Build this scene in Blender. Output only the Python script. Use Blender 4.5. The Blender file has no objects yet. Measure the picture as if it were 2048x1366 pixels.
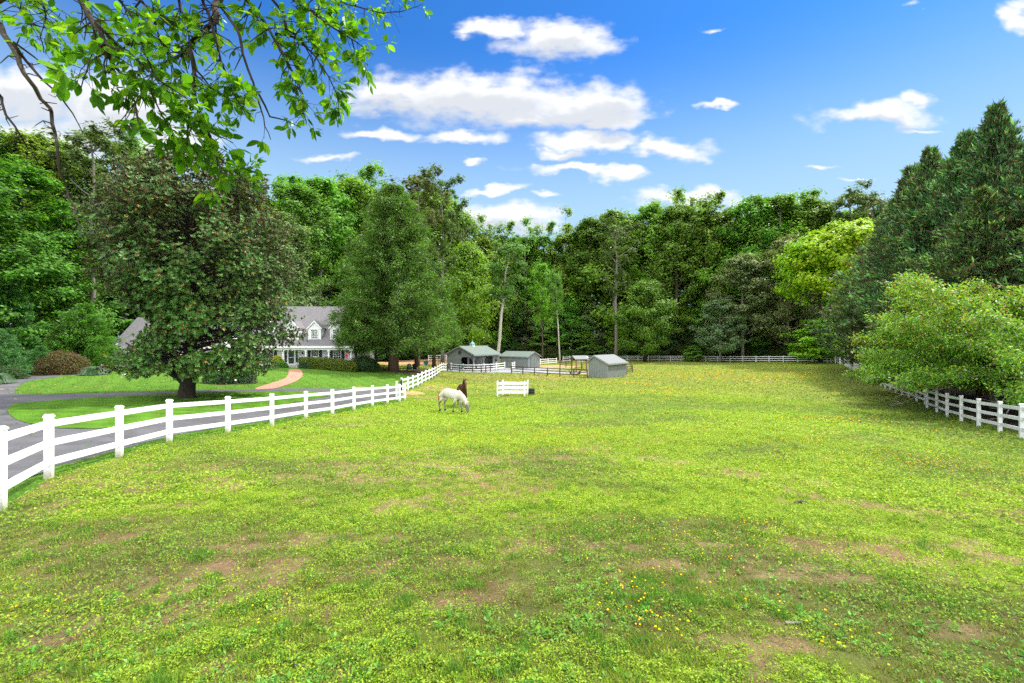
import bpy, math, random
import numpy as np
from mathutils import Vector, Matrix
from mathutils.geometry import delaunay_2d_cdt

# ------------------------------------------------------------------ camera, sky, sun, exposure
scene = bpy.context.scene
R = math.radians
F = 910.0                       # focal length in photo pixels (16 mm lens, 2048 px wide)
cam_d = bpy.data.cameras.new('camera'); cam_d.lens = 16.0; cam_d.sensor_width = 36.0
cam_d.clip_start = 0.05; cam_d.clip_end = 6000
cam = bpy.data.objects.new('camera', cam_d); scene.collection.objects.link(cam)
cam.location = (0, 0, 0); cam.rotation_euler = (R(90), 0, 0)
scene.camera = cam
SUN_AZ, SUN_EL = 62.0, 54.0     # clockwise from straight ahead, above the horizon
sd = bpy.data.lights.new('sun', 'SUN'); sd.energy = 3.5; sd.angle = R(1.5); sd.color = (1.0, 0.95, 0.86)
sun = bpy.data.objects.new('sun', sd); scene.collection.objects.link(sun)
SV = Vector((math.sin(R(SUN_AZ))*math.cos(R(SUN_EL)), math.cos(R(SUN_AZ))*math.cos(R(SUN_EL)), math.sin(R(SUN_EL))))
sun.rotation_euler = SV.to_track_quat('Z', 'Y').to_euler(); sun.location = SV*60
scene.view_settings.view_transform = 'Standard'; scene.view_settings.look = 'None'
scene.view_settings.gamma = 1.0; scene.view_settings.use_curve_mapping = False
scene.view_settings.exposure = 1.02
scene.cycles.max_bounces = 6; scene.cycles.diffuse_bounces = 3; scene.cycles.glossy_bounces = 2
scene.cycles.transmission_bounces = 4; scene.cycles.transparent_max_bounces = 4
scene.cycles.use_denoising = False

def NN(nt, kind, **kw):
    n = nt.nodes.new(kind)
    for k, v in kw.items():
        if k == 'ins':
            for a, b in v.items():
                if isinstance(b, bpy.types.NodeSocket): nt.links.new(b, n.inputs[a])
                else: n.inputs[a].default_value = b
        else: setattr(n, k, v)
    return n
def MATH(nt, op, a, b=0.0, c=0.0, clamp=False):
    n = NN(nt, 'ShaderNodeMath', operation=op, ins={0: a, 1: b, 2: c}); n.use_clamp = clamp; return n.outputs[0]
def VM(nt, op, a, b=(0, 0, 0)):
    n = NN(nt, 'ShaderNodeVectorMath', operation=op, ins={0: a, 1: b})
    return n.outputs['Value'] if op == 'LENGTH' else n.outputs[0]
def MIX(nt, f, a, b, blend='MIX'):
    n = NN(nt, 'ShaderNodeMix', data_type='RGBA', blend_type=blend)
    for i, v in ((0, f), (6, a), (7, b)):
        if isinstance(v, bpy.types.NodeSocket): nt.links.new(v, n.inputs[i])
        else: n.inputs[i].default_value = (v if i == 0 else (tuple(v)+(1,))[:4])
    return n.outputs[2]
def SMOOTH(nt, v, lo, hi):
    n = NN(nt, 'ShaderNodeMapRange', interpolation_type='SMOOTHSTEP', ins={0: v, 1: lo, 2: hi, 3: 0.0, 4: 1.0}); return n.outputs[0]

world = bpy.data.worlds.new('World'); scene.world = world; world.use_nodes = True
wt = world.node_tree; wt.nodes.clear()
sky = NN(wt, 'ShaderNodeTexSky', sky_type='NISHITA', sun_disc=False, sun_elevation=R(SUN_EL), sun_rotation=R(SUN_AZ),
         altitude=100, air_density=1.0, dust_density=0.3, ozone_density=3.0)
geo = NN(wt, 'ShaderNodeTexCoord'); gen = geo.outputs['Generated']
sp = NN(wt, 'ShaderNodeSeparateXYZ', ins={0: gen})
ysafe = MATH(wt, 'MAXIMUM', sp.outputs[1], 0.02)
u = MATH(wt, 'DIVIDE', sp.outputs[0], ysafe); v = MATH(wt, 'DIVIDE', sp.outputs[2], ysafe)
uv = NN(wt, 'ShaderNodeCombineXYZ', ins={0: u, 1: v, 2: 0.0}).outputs[0]
dn = NN(wt, 'ShaderNodeTexNoise', noise_dimensions='2D', ins={'Vector': VM(wt, 'MULTIPLY', uv, (7, 13, 1)), 'Scale': 1.0, 'Detail': 6.0, 'Roughness': 0.52})
dn2 = NN(wt, 'ShaderNodeTexNoise', noise_dimensions='2D', ins={'Vector': VM(wt, 'MULTIPLY', uv, (24, 44, 1)), 'Scale': 1.0, 'Detail': 5.0, 'Roughness': 0.52})
off = VM(wt, 'MULTIPLY', VM(wt, 'SUBTRACT', dn.outputs['Color'], (0.5, 0.5, 0.5)), (0.16, 0.085, 0))
P2 = VM(wt, 'ADD', uv, off)
CL = [(960,195,250,54),(1160,212,130,52),(1210,245,70,20),(790,190,105,34),(1060,235,90,30),(1110,82,105,42),(985,55,65,20),(940,62,35,12),
      (755,268,72,14),(920,273,82,15),(1180,285,100,18),(1330,297,90,20),(1130,305,58,12),(645,320,90,12),(968,327,32,8),
      (1150,340,110,11),(1240,350,60,16),(1385,395,118,20),(985,375,66,8),(1090,384,26,7),(1010,425,110,24),(930,445,90,22),(1060,450,70,15),
      (1755,226,112,26),(1840,203,52,17),(1830,254,60,9),(1430,212,45,8),(1635,330,50,8),(2050,30,42,38),(1900,0,62,6),
      (60,190,170,60),(230,225,150,75),(330,300,120,50),(60,290,200,60),(1425,45,40,10),(470,400,60,25),(1700,360,60,8),(1500,440,150,20)]
THK = {34: .45, 13: .7, 25: .6, 27: .7, 19: .8, 22: .7, 36: .4}
P3 = VM(wt, 'ADD', P2, (0, 0.030, 0)); above = None
dens = None
for i, (cx, cy, rx, ry) in enumerate(CL):
    q = VM(wt, 'MULTIPLY', VM(wt, 'SUBTRACT', P2, ((cx-1024)/F, (683-cy)/F, 0)), (F/rx, F/ry, 0))
    L = MATH(wt, 'SUBTRACT', THK.get(i, 1.0), VM(wt, 'LENGTH', q))
    dens = L if dens is None else MATH(wt, 'MAXIMUM', dens, L)
    if rx > 60 and ry > 13:
        q = VM(wt, 'MULTIPLY', VM(wt, 'SUBTRACT', P3, ((cx-1024)/F, (683-cy)/F, 0)), (F/rx, F/ry, 0))
        L = MATH(wt, 'SUBTRACT', THK.get(i, 1.0), VM(wt, 'LENGTH', q)); above = L if above is None else MATH(wt, 'MAXIMUM', above, L)
det = MATH(wt, 'MULTIPLY', MATH(wt, 'SUBTRACT', dn2.outputs[0], 0.5), 0.8)
dm = MATH(wt, 'ADD', dens, det)
cover = SMOOTH(wt, dm, -0.28, 0.58)
cover = MATH(wt, 'MULTIPLY', cover, SMOOTH(wt, sp.outputs[1], 0.05, 0.25))
# unseen clouds added overhead and behind the camera as fill light
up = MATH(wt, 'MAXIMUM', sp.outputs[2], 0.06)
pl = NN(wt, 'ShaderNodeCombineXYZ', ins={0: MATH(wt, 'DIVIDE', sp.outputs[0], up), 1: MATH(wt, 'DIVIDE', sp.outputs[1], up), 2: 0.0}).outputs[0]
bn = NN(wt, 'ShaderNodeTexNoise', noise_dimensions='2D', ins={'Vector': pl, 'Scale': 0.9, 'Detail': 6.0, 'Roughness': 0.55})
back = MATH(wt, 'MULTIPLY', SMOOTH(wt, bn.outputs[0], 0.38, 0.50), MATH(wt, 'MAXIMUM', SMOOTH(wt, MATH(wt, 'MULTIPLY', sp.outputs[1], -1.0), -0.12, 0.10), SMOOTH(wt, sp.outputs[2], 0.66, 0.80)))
# pale haze bank towards the horizon
elev = sp.outputs[2]
haze = MATH(wt, 'SUBTRACT', 1.0, SMOOTH(wt, elev, 0.19, 0.56))
skyc = MIX(wt, 1.0, sky.outputs[0], (0.15, 0.45, 0.77), 'MULTIPLY')
skyc = MIX(wt, haze, skyc, (1.95, 2.95, 3.8))
shade = SMOOTH(wt, MATH(wt, 'ADD', above, MATH(wt, 'MULTIPLY', MATH(wt, 'SUBTRACT', dn2.outputs[0], 0.5), 0.5)), 0.10, 0.62)
cloudc = MIX(wt, shade, (4.0, 4.05, 4.15), (2.95, 3.1, 3.35))
fin = MIX(wt, cover, skyc, cloudc)
fin = MIX(wt, back, fin, (14.0, 14.0, 14.1))    # added out-of-view clouds, made extra bright to lift the fill
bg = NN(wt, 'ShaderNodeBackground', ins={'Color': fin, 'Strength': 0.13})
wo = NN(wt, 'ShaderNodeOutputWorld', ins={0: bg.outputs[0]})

# ------------------------------------------------------------------ helpers
rng = np.random.default_rng(7)
COL = scene.collection
def link(o):
    COL.objects.link(o); return o
def tag(o, label=None, cat=None, group=None, kind=None):
    if label: o['label'] = label
    if cat: o['category'] = cat
    if group: o['group'] = group
    if kind: o['kind'] = kind
    return o
def empty(name, loc, rz=0.0, label=None, cat=None, group=None):
    o = bpy.data.objects.new(name, None); link(o); o.location = loc; o.rotation_euler = (0, 0, rz)
    o.empty_display_size = 0.2
    return tag(o, label, cat, group)
def np_mesh(name, V, faces, nper, mat, parent=None, smooth=False, col=None):
    """V (N,3); faces (M,nper) int array"""
    V = np.asarray(V, dtype=np.float32); faces = np.asarray(faces, dtype=np.int32)
    me = bpy.data.meshes.new(name)
    me.vertices.add(len(V)); me.vertices.foreach_set('co', V.ravel())
    m = len(faces); me.loops.add(m*nper); me.loops.foreach_set('vertex_index', faces.ravel())
    me.polygons.add(m); me.polygons.foreach_set('loop_start', np.arange(0, m*nper, nper, dtype=np.int32))
    me.polygons.foreach_set('loop_total', np.full(m, nper, dtype=np.int32))
    if smooth: me.polygons.foreach_set('use_smooth', np.ones(m, dtype=bool))
    if col is not None:
        c4 = np.ones((len(V), 4), dtype=np.float32); c4[:, :3] = col
        a = me.color_attributes.new('Col', 'FLOAT_COLOR', 'POINT'); a.data.foreach_set('color', c4.ravel())
    me.update(calc_edges=True); me.validate()
    if mat: me.materials.append(mat)
    o = bpy.data.objects.new(name, me); link(o)
    if parent: o.parent = parent
    return o
class MB:
    def __init__(s): s.v = []; s.f = []
    def add(s, vs, fs):
        n = len(s.v); s.v += [tuple(p) for p in vs]; s.f += [tuple(i+n for i in f) for f in fs]; return s
    def box(s, c, d, rz=0.0, ry=0.0, rx=0.0):
        M = Matrix.Rotation(rz, 3, 'Z') @ Matrix.Rotation(ry, 3, 'Y') @ Matrix.Rotation(rx, 3, 'X')
        vs = [Vector(c) + M @ Vector((sx*d[0]/2, sy*d[1]/2, sz*d[2]/2)) for sx in (-1, 1) for sy in (-1, 1) for sz in (-1, 1)]
        return s.add(vs, [(0,1,3,2),(4,6,7,5),(0,4,5,1),(2,3,7,6),(0,2,6,4),(1,5,7,3)])
    def b2(s, x0, x1, y0, y1, z0, z1):
        return s.box(((x0+x1)/2, (y0+y1)/2, (z0+z1)/2), (abs(x1-x0), abs(y1-y0), abs(z1-z0)))
    def beam(s, a, b, w, h):
        a = Vector(a); b = Vector(b); d = (b-a); L = d.length; d.normalize()
        sd_ = d.cross(Vector((0, 0, 1)))
        if sd_.length < 1e-3: sd_ = Vector((1, 0, 0))
        sd_.normalize(); up_ = sd_.cross(d)
        vs = [p + sd_*(i*w/2) + up_*(j*h/2) for p in (a, b) for i in (-1, 1) for j in (-1, 1)]
        return s.add(vs, [(0,1,3,2),(4,6,7,5),(0,4,5,1),(2,3,7,6),(0,2,6,4),(1,5,7,3)])
    def prism(s, poly, a, b, axis='y'):
        n = len(poly)
        mk = {'y': lambda p, t: (p[0], t, p[1]), 'x': lambda p, t: (t, p[0], p[1]), 'z': lambda p, t: (p[0], p[1], t)}[axis]
        vs = [mk(p, a) for p in poly] + [mk(p, b) for p in poly]
        return s.add(vs, [tuple(range(n)), tuple(range(2*n-1, n-1, -1))] + [(i, n+i, n+(i+1) % n, (i+1) % n) for i in range(n)])
    def tube(s, pts, rad, seg=6, cap=True):
        pts = [Vector(p) for p in pts]; n = len(pts)
        if not hasattr(rad, '__len__'): rad = [rad]*n
        ref = Vector((0.31, 0.17, 0.93)).normalized(); rings = []
        for i, p in enumerate(pts):
            d = (pts[min(i+1, n-1)] - pts[max(i-1, 0)])
            if d.length < 1e-9: d = Vector((0, 0, 1))
            d.normalize(); a = d.cross(ref)
            if a.length < .05: a = d.cross(Vector((1, 0, 0)))
            a.normalize(); b = d.cross(a)
            rings.append([p + (a*math.cos(2*math.pi*k/seg) + b*math.sin(2*math.pi*k/seg))*rad[i] for k in range(seg)])
        vs = [q for r in rings for q in r]
        fs = [(i*seg+k, i*seg+(k+1) % seg, (i+1)*seg+(k+1) % seg, (i+1)*seg+k) for i in range(n-1) for k in range(seg)]
        if cap: fs += [tuple(range(seg-1, -1, -1)), tuple((n-1)*seg+k for k in range(seg))]
        return s.add(vs, fs)
    def lathe(s, prof, c=(0, 0, 0), seg=12):
        vs = [(c[0]+r*math.cos(2*math.pi*k/seg), c[1]+r*math.sin(2*math.pi*k/seg), c[2]+z) for r, z in prof for k in range(seg)]
        n = len(prof)
        fs = [(i*seg+k, i*seg+(k+1) % seg, (i+1)*seg+(k+1) % seg, (i+1)*seg+k) for i in range(n-1) for k in range(seg)]
        fs += [tuple(range(seg-1, -1, -1)), tuple((n-1)*seg+k for k in range(seg))]
        return s.add(vs, fs)
    def build(s, name, mat, parent=None, smooth=False, bevel=0.0):
        me = bpy.data.meshes.new(name); me.from_pydata(s.v, [], s.f); me.update()
        if mat: me.materials.append(mat)
        if smooth: me.polygons.foreach_set('use_smooth', [True]*len(me.polygons))
        o = bpy.data.objects.new(name, me); link(o)
        if bevel:
            m = o.modifiers.new('bevel', 'BEVEL'); m.width = bevel; m.segments = 1
        if parent: o.parent = parent
        return o
def copy_tree(o, parent=None):
    c = o.copy(); COL.objects.link(c); c.parent = parent
    for ch in list(o.children): copy_tree(ch, c)
    return c

def _h(i, j, s):
    n = (i*374761393 + j*668265263 + s*1274126177) & 0xffffffff
    n = ((n ^ (n >> 13))*1274126177) & 0xffffffff
    return ((n ^ (n >> 16)) & 0xffff)/65535.0
def vnoise(x, y, seed=0):
    x = np.asarray(x, float); y = np.asarray(y, float)
    xi = np.floor(x).astype(np.int64); yi = np.floor(y).astype(np.int64)
    fx = x-xi; fy = y-yi; fx = fx*fx*(3-2*fx); fy = fy*fy*(3-2*fy)
    a = _h(xi, yi, seed); b = _h(xi+1, yi, seed); c = _h(xi, yi+1, seed); d = _h(xi+1, yi+1, seed)
    return (a*(1-fx)+b*fx)*(1-fy) + (c*(1-fx)+d*fx)*fy
def fbm(x, y, seed=0, octv=4, gain=0.5):
    t = 0; a = 1; n = 0
    for k in range(octv):
        t = t + a*vnoise(x*2**k, y*2**k, seed+k*17); n += a; a *= gain
    return t/n
def sstep(x, a, b):
    t = np.clip((x-a)/(b-a), 0, 1); return t*t*(3-2*t)

# ------------------------------------------------------------------ terrain heights
CP = [(98,957,9.75),(239,914,12.1),(339,884,14.5),(456,866,17.1),(544,850,19.8),(612,838,22.7),(665,829,24.6),(745,815,28.8),(797,803,35),
      (816,783.3,43.5),(836,774.5,46.5),(852,764,51.5),(865,757,57),(880,748.7,65),(894,743.8,75),
      (0,1020,7.4),(1024,1375,2.5),(1024,1101,5),(1024,951,10),(1024,872,18),(900,826,28),(1022,792,39.5),(1300,778,48),(1500,760,60),
      (612,735.5,58),(590,738,52),(30,753,40),(100,790,27),(20,822,20),(0,870,15),(375,797,27),(504,779,33),(640,778,36),(600,757,45),(700,748,53),(785,742,60),(850,738,66),(230,735,56),
      (2043,876,18),(2000,864.9,20.1),(1957,853.9,21.9),(1922,842.9,24.2),(1894,833.7,26.2),(1853.7,816.5,31),(1770,775,45.5),(1688,731,80),
      (1654,725,88),(1540,724,97),(1435,723.5,105),(1340,722,111),(1255,721.5,117),(1105,719,130),(1216,756.5,66),(1252,752,71),(1055,737,87),(1023,746.8,74),(947,741.5,82),
      (857,722.4,100),(892,721,101),(1600,850,20),(1700,900,14),(820,709,145)]
ctl = [((px-1024)/F*Z, Z, -(py-683)/F*Z) for px, py, Z in CP]
ctl += [(6,3,-2.3),(-6,3,-2.35),(12,8,-3.1),(-12,2,-2.7),(0,-10,-1.6),(-10,-10,-2.0),(10,-10,-2.2),(22,5,-3.6),(-25,5,-3.0),(-60,20,-3.0),(-60,60,-3.0),(-40,80,-3.4),
        (0,200,-5),(200,200,-4.5),(-200,200,-4),(200,0,-4.5),(-200,0,-3.2),(0,-100,-2.2),(60,40,-4.3),(80,80,-4.2),(45,20,-4.1),(150,-100,-3),(-150,-100,-3)]
ctl = np.array(ctl)
def _K(r2): return 0.5*r2*np.log(r2+1e-9)
_C = ctl[:, :2]/50.0
_r2 = ((_C[:, None, :]-_C[None])**2).sum(-1)
nC = len(ctl); _A = np.zeros((nC+3, nC+3)); _A[:nC, :nC] = _K(_r2) + np.eye(nC)*0.002
_A[:nC, nC] = 1; _A[:nC, nC+1:] = _C; _A[nC, :nC] = 1; _A[nC+1:, :nC] = _C.T
_w = np.linalg.solve(_A, np.concatenate([ctl[:, 2], np.zeros(3)]))
def H0(x, y):
    x = np.asarray(x, float); y = np.asarray(y, float); sh = x.shape
    X = x.ravel()/50; Y = y.ravel()/50; out = np.empty(len(X))
    for s in range(0, len(X), 20000):
        e = s+20000
        r2 = (X[s:e, None]-_C[None, :, 0])**2 + (Y[s:e, None]-_C[None, :, 1])**2
        out[s:e] = _K(r2) @ _w[:nC] + _w[nC] + _w[nC+1]*X[s:e] + _w[nC+2]*Y[s:e]
    r = np.hypot(x.ravel(), y.ravel()); k = sstep(r, 150, 230)
    out = np.clip(out, -6.5, -1.4)*(1-k) + (-4.6)*k
    return out.reshape(sh)
def Hn(x, y):                       # with the small unevenness of the turf
    return H0(x, y) + 0.05*(fbm(np.asarray(x)*1.1, np.asarray(y)*1.1, 3, 3)-0.5) + 0.02*(vnoise(np.asarray(x)*6, np.asarray(y)*6, 5)-.5)
def hz(x, y): return float(H0(np.array([x]), np.array([y]))[0])
def at(px, Z): return (px-1024)/F*Z
def onG(px, Z, dz=0.0):
    x = at(px, Z); return Vector((x, Z, hz(x, Z)+dz))
_Zs = np.geomspace(1.2, 400, 900)
def G(px, py):                      # the ground point seen at a pixel of the photograph
    xs = (px-1024)/F*_Zs; zs = -(py-683)/F*_Zs; hs = H0(xs, _Zs)
    b = np.nonzero(zs <= hs)[0]
    if not len(b): return onG(px, 300)
    i = b[0]
    if i == 0: Z = _Zs[0]
    else:
        d0 = zs[i-1]-hs[i-1]; d1 = zs[i]-hs[i]; t = d0/(d0-d1+1e-12); Z = _Zs[i-1]+t*(_Zs[i]-_Zs[i-1])
    return onG(px, Z)
def inpoly(x, y, poly):
    c = np.zeros(np.shape(x), bool); n = len(poly)
    for i in range(n):
        x1, y1 = poly[i][:2]; x2, y2 = poly[(i+1) % n][:2]
        cond = ((y1 > y) != (y2 > y)); xi = (x2-x1)*(y-y1)/((y2-y1) if y2 != y1 else 1e-9)+x1
        c ^= cond & (x < xi)
    return c
def smooth_poly(pts, it=2):
    for _ in range(it):
        q = []
        for i in range(len(pts)):
            a = pts[i]; b = pts[(i+1) % len(pts)]
            q.append((a[0]*.75+b[0]*.25, a[1]*.75+b[1]*.25)); q.append((a[0]*.25+b[0]*.75, a[1]*.25+b[1]*.75))
        pts = q
    return pts

# ------------------------------------------------------------------ materials
def new_mat(name):
    m = bpy.data.materials.new(name); m.use_nodes = True; nt = m.node_tree; nt.nodes.clear()
    out = NN(nt, 'ShaderNodeOutputMaterial'); return m, nt, out
def simple(name, c, rough=0.7, var=0.12, scale=3.0, bump=0.0, spec=0.35, metal=0.0, dirt=None, dirtscale=1.2, stripe=None):
    m, nt, out = new_mat(name)
    tc = NN(nt, 'ShaderNodeTexCoord').outputs['Object']
    n1 = NN(nt, 'ShaderNodeTexNoise', ins={'Vector': tc, 'Scale': scale, 'Detail': 5.0, 'Roughness': 0.52})
    lo = tuple(x*(1-var) for x in c); hi = tuple(min(1, x*(1+var)) for x in c)
    col = MIX(nt, n1.outputs[0], lo, hi)
    if dirt:
        n2 = NN(nt, 'ShaderNodeTexNoise', ins={'Vector': tc, 'Scale': dirtscale, 'Detail': 8.0, 'Roughness': 0.7})
        col = MIX(nt, MATH(nt, 'MULTIPLY', SMOOTH(nt, n2.outputs[0], 0.5, 0.72), 0.6), col, dirt)
    h = n1.outputs[0]
    if stripe:
        axis, pitch, width, amt = stripe
        s = NN(nt, 'ShaderNodeSeparateXYZ', ins={0: tc}).outputs[axis]
        fr = MATH(nt, 'FRACT', MATH(nt, 'DIVIDE', s, pitch))
        ln = MATH(nt, 'LESS_THAN', fr, width/pitch)
        col = MIX(nt, MATH(nt, 'MULTIPLY', ln, amt), col, tuple(x*0.25 for x in c))
        h = MATH(nt, 'SUBTRACT', h, MATH(nt, 'MULTIPLY', ln, 2.0))
    p = NN(nt, 'ShaderNodeBsdfPrincipled', ins={'Base Color': col, 'Roughness': rough, 'Specular IOR Level': spec, 'Metallic': metal})
    if bump or stripe:
        b = NN(nt, 'ShaderNodeBump', ins={'Height': h, 'Strength': bump or 0.3, 'Distance': 0.02}); nt.links.new(b.outputs[0], p.inputs['Normal'])
    nt.links.new(p.outputs[0], out.inputs[0]); return m
def leaf_mat(name, trans=0.45, gloss=0.035, rough=0.45, back=None, tcol=(1.15, 1.25, 0.45), vary=0.25):
    m, nt, out = new_mat(name)
    at_ = NN(nt, 'ShaderNodeAttribute', attribute_name='Col').outputs['Color']
    oi = NN(nt, 'ShaderNodeObjectInfo')
    c = MIX(nt, 1.0, at_, oi.outputs['Color'], 'MULTIPLY')
    k = MATH(nt, 'ADD', MATH(nt, 'MULTIPLY', oi.outputs['Random'], vary), 1.0-vary/2)
    hs = NN(nt, 'ShaderNodeHueSaturation', ins={'Hue': MATH(nt, 'ADD', 0.49, MATH(nt, 'MULTIPLY', oi.outputs['Random'], 0.02)), 'Saturation': 1.0, 'Value': k, 'Color': c})
    c = hs.outputs[0]
    if back:
        g = NN(nt, 'ShaderNodeNewGeometry'); c = MIX(nt, g.outputs['Backfacing'], c, back)
    d = NN(nt, 'ShaderNodeBsdfDiffuse', ins={'Color': c}).outputs[0]
    if trans:
        t = NN(nt, 'ShaderNodeBsdfTranslucent', ins={'Color': MIX(nt, 1.0, c, tcol, 'MULTIPLY')}).outputs[0]
        d = NN(nt, 'ShaderNodeMixShader', ins={0: trans, 1: d, 2: t}).outputs[0]
    if gloss:
        gl = NN(nt, 'ShaderNodeBsdfGlossy', ins={'Color': (1, 1, 1, 1), 'Roughness': rough}).outputs[0]
        fr = NN(nt, 'ShaderNodeFresnel', ins={'IOR': 1.4}).outputs[0]
        d = NN(nt, 'ShaderNodeMixShader', ins={0: MATH(nt, 'MULTIPLY', fr, gloss*6, clamp=True), 1: d, 2: gl}).outputs[0]
    nt.links.new(d, out.inputs[0]); return m
def bark_mat(name, c, var=0.35):
    m, nt, out = new_mat(name)
    tc = NN(nt, 'ShaderNodeTexCoord').outputs['Object']
    n1 = NN(nt, 'ShaderNodeTexNoise', ins={'Vector': VM(nt, 'MULTIPLY', tc, (6, 6, 1.2)), 'Scale': 2.0, 'Detail': 6.0, 'Roughness': 0.65})
    col = MIX(nt, SMOOTH(nt, n1.outputs[0], .3, .7), tuple(x*(1-var) for x in c), tuple(x*(1+var) for x in c))
    p = NN(nt, 'ShaderNodeBsdfPrincipled', ins={'Base Color': col, 'Roughness': 0.9, 'Specular IOR Level': 0.1})
    b = NN(nt, 'ShaderNodeBump', ins={'Height': n1.outputs[0], 'Strength': 0.6, 'Distance': 0.03}); nt.links.new(b.outputs[0], p.inputs['Normal'])
    nt.links.new(p.outputs[0], out.inputs[0]); return m

M_leaf = leaf_mat('leaf')
M_leaf_soft = leaf_mat('leaf_matte', trans=0.4, gloss=0.015, rough=0.6)
M_mag = leaf_mat('leaf_glossy', trans=0.05, gloss=0.075, rough=0.38, back=(0.085, 0.055, 0.022), vary=0.0)
M_near = leaf_mat('leaf_near', trans=0.48, gloss=0.008, rough=0.385, tcol=(1.5, 1.7, 0.4))
M_grass = leaf_mat('grass_blade', trans=0.35, gloss=0.015, rough=0.6, tcol=(1.1, 1.2, 0.5), vary=0.0)
M_flower = leaf_mat('petal', trans=0.2, gloss=0.0, tcol=(1, 1, 1), vary=0.0)
M_bark = bark_mat('bark', (0.085, 0.07, 0.055)); M_barkg = bark_mat('bark_grey', (0.20, 0.18, 0.155)); M_barkp = bark_mat('bark_pale', (0.42, 0.39, 0.34), .25)
M_barkd = bark_mat('bark_dark', (0.035, 0.03, 0.025)); M_barkr = bark_mat('bark_red', (0.11, 0.07, 0.05)); M_moss = bark_mat('bark_mossy', (0.06, 0.05, 0.04), .6)
M_white = simple('white_vinyl', (0.80, 0.80, 0.80), 0.45, 0.03, 2.0, dirt=(0.55, 0.55, 0.48), dirtscale=1.5)
def grimy(m, z0, c):
    nt = m.node_tree; p = [n for n in nt.nodes if n.type == 'BSDF_PRINCIPLED'][0]; src = p.inputs['Base Color'].links[0].from_socket
    tc = NN(nt, 'ShaderNodeTexCoord').outputs['Object']; z = NN(nt, 'ShaderNodeSeparateXYZ', ins={0: tc}).outputs[2]
    n = NN(nt, 'ShaderNodeTexNoise', ins={'Vector': tc, 'Scale': 9.0, 'Detail': 5.0}).outputs[0]
    k = MATH(nt, 'SUBTRACT', 1.0, SMOOTH(nt, MATH(nt, 'ADD', z, MATH(nt, 'MULTIPLY', MATH(nt, 'SUBTRACT', n, .5), .3)), 0.0, z0))
    nt.links.new(MIX(nt, MATH(nt, 'MULTIPLY', k, .75), src, c), p.inputs['Base Color']); return m
M_whitep = grimy(simple('white_vinyl_post', (0.80, 0.80, 0.80), 0.45, 0.03, 2.0, dirt=(0.52, 0.54, 0.44), dirtscale=3.0), 0.28, (0.30, 0.27, 0.16))
M_whitew = simple('white_vinyl_weathered', (0.56, 0.58, 0.57), 0.6, 0.1, 2.0, dirt=(0.36, 0.40, 0.34), dirtscale=2.2)
M_siding = simple('white_siding', (0.74, 0.77, 0.78), 0.6, 0.04, 1.5, 0.3, stripe=(2, 0.18, 0.02, 0.5))
M_trim = simple('white_trim', (0.78, 0.79, 0.78), 0.5, 0.04)
M_shed = simple('grey_board_siding', (0.19, 0.215, 0.205), 0.75, 0.14, 1.5, 0.4, stripe=(0, 0.27, 0.045, 0.65), dirt=(0.26, 0.25, 0.22))
M_shed2 = simple('grey_board_siding_side', (0.19, 0.215, 0.205), 0.75, 0.14, 1.5, 0.4, stripe=(1, 0.27, 0.045, 0.65), dirt=(0.26, 0.25, 0.22))
M_shedt = simple('grey_trim', (0.23, 0.25, 0.24), 0.7, 0.1)
M_roofg = simple('green_shingle', (0.12, 0.155, 0.135), 0.85, 0.2, 5.0, 0.3, dirt=(0.19, 0.21, 0.17))
M_roofgrey = simple('grey_shingle', (0.16, 0.17, 0.175), 0.8, 0.12, 5.0, 0.3)
M_roofh = simple('house_shingle', (0.155, 0.148, 0.155), 0.85, 0.28, 4.0, 0.4, stripe=(2, 0.16, 0.02, 0.35), dirt=(0.20, 0.19, 0.18))
M_dark = simple('dark_interior', (0.02, 0.02, 0.022), 0.9)
M_glass = simple('window_glass', (0.025, 0.03, 0.035), 0.06, 0.2, 1.0, spec=0.9)
M_shutter = simple('black_shutter', (0.02, 0.023, 0.028), 0.5, 0.1, stripe=(2, 0.09, 0.02, 0.4))
M_wood = simple('brown_fence_wood', (0.085, 0.06, 0.045), 0.85, 0.3, 5.0, 0.4)
M_woodo = simple('orange_wood', (0.20, 0.10, 0.055), 0.8, 0.25, 4.0, 0.3)
M_brickp = simple('brick_red', (0.30, 0.13, 0.09), 0.85, 0.25, 6.0, 0.3)
M_black = simple('black_rubber', (0.018, 0.018, 0.02), 0.6, 0.2)
M_blackm = simple('black_metal', (0.015, 0.015, 0.017), 0.4, 0.1, metal=0.0)
M_navy = simple('navy_paint', (0.015, 0.03, 0.07), 0.5, 0.1)
M_teal = simple('teal_paint', (0.02, 0.11, 0.11), 0.5, 0.1)
M_copper = simple('copper_green', (0.15, 0.36, 0.34), 0.6, 0.15)
M_red = simple('red_cloth', (0.55, 0.03, 0.03), 0.7, 0.1)
M_soil = simple('mulch', (0.07, 0.04, 0.028), 0.95, 0.5, 14.0, 0.5)
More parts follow.
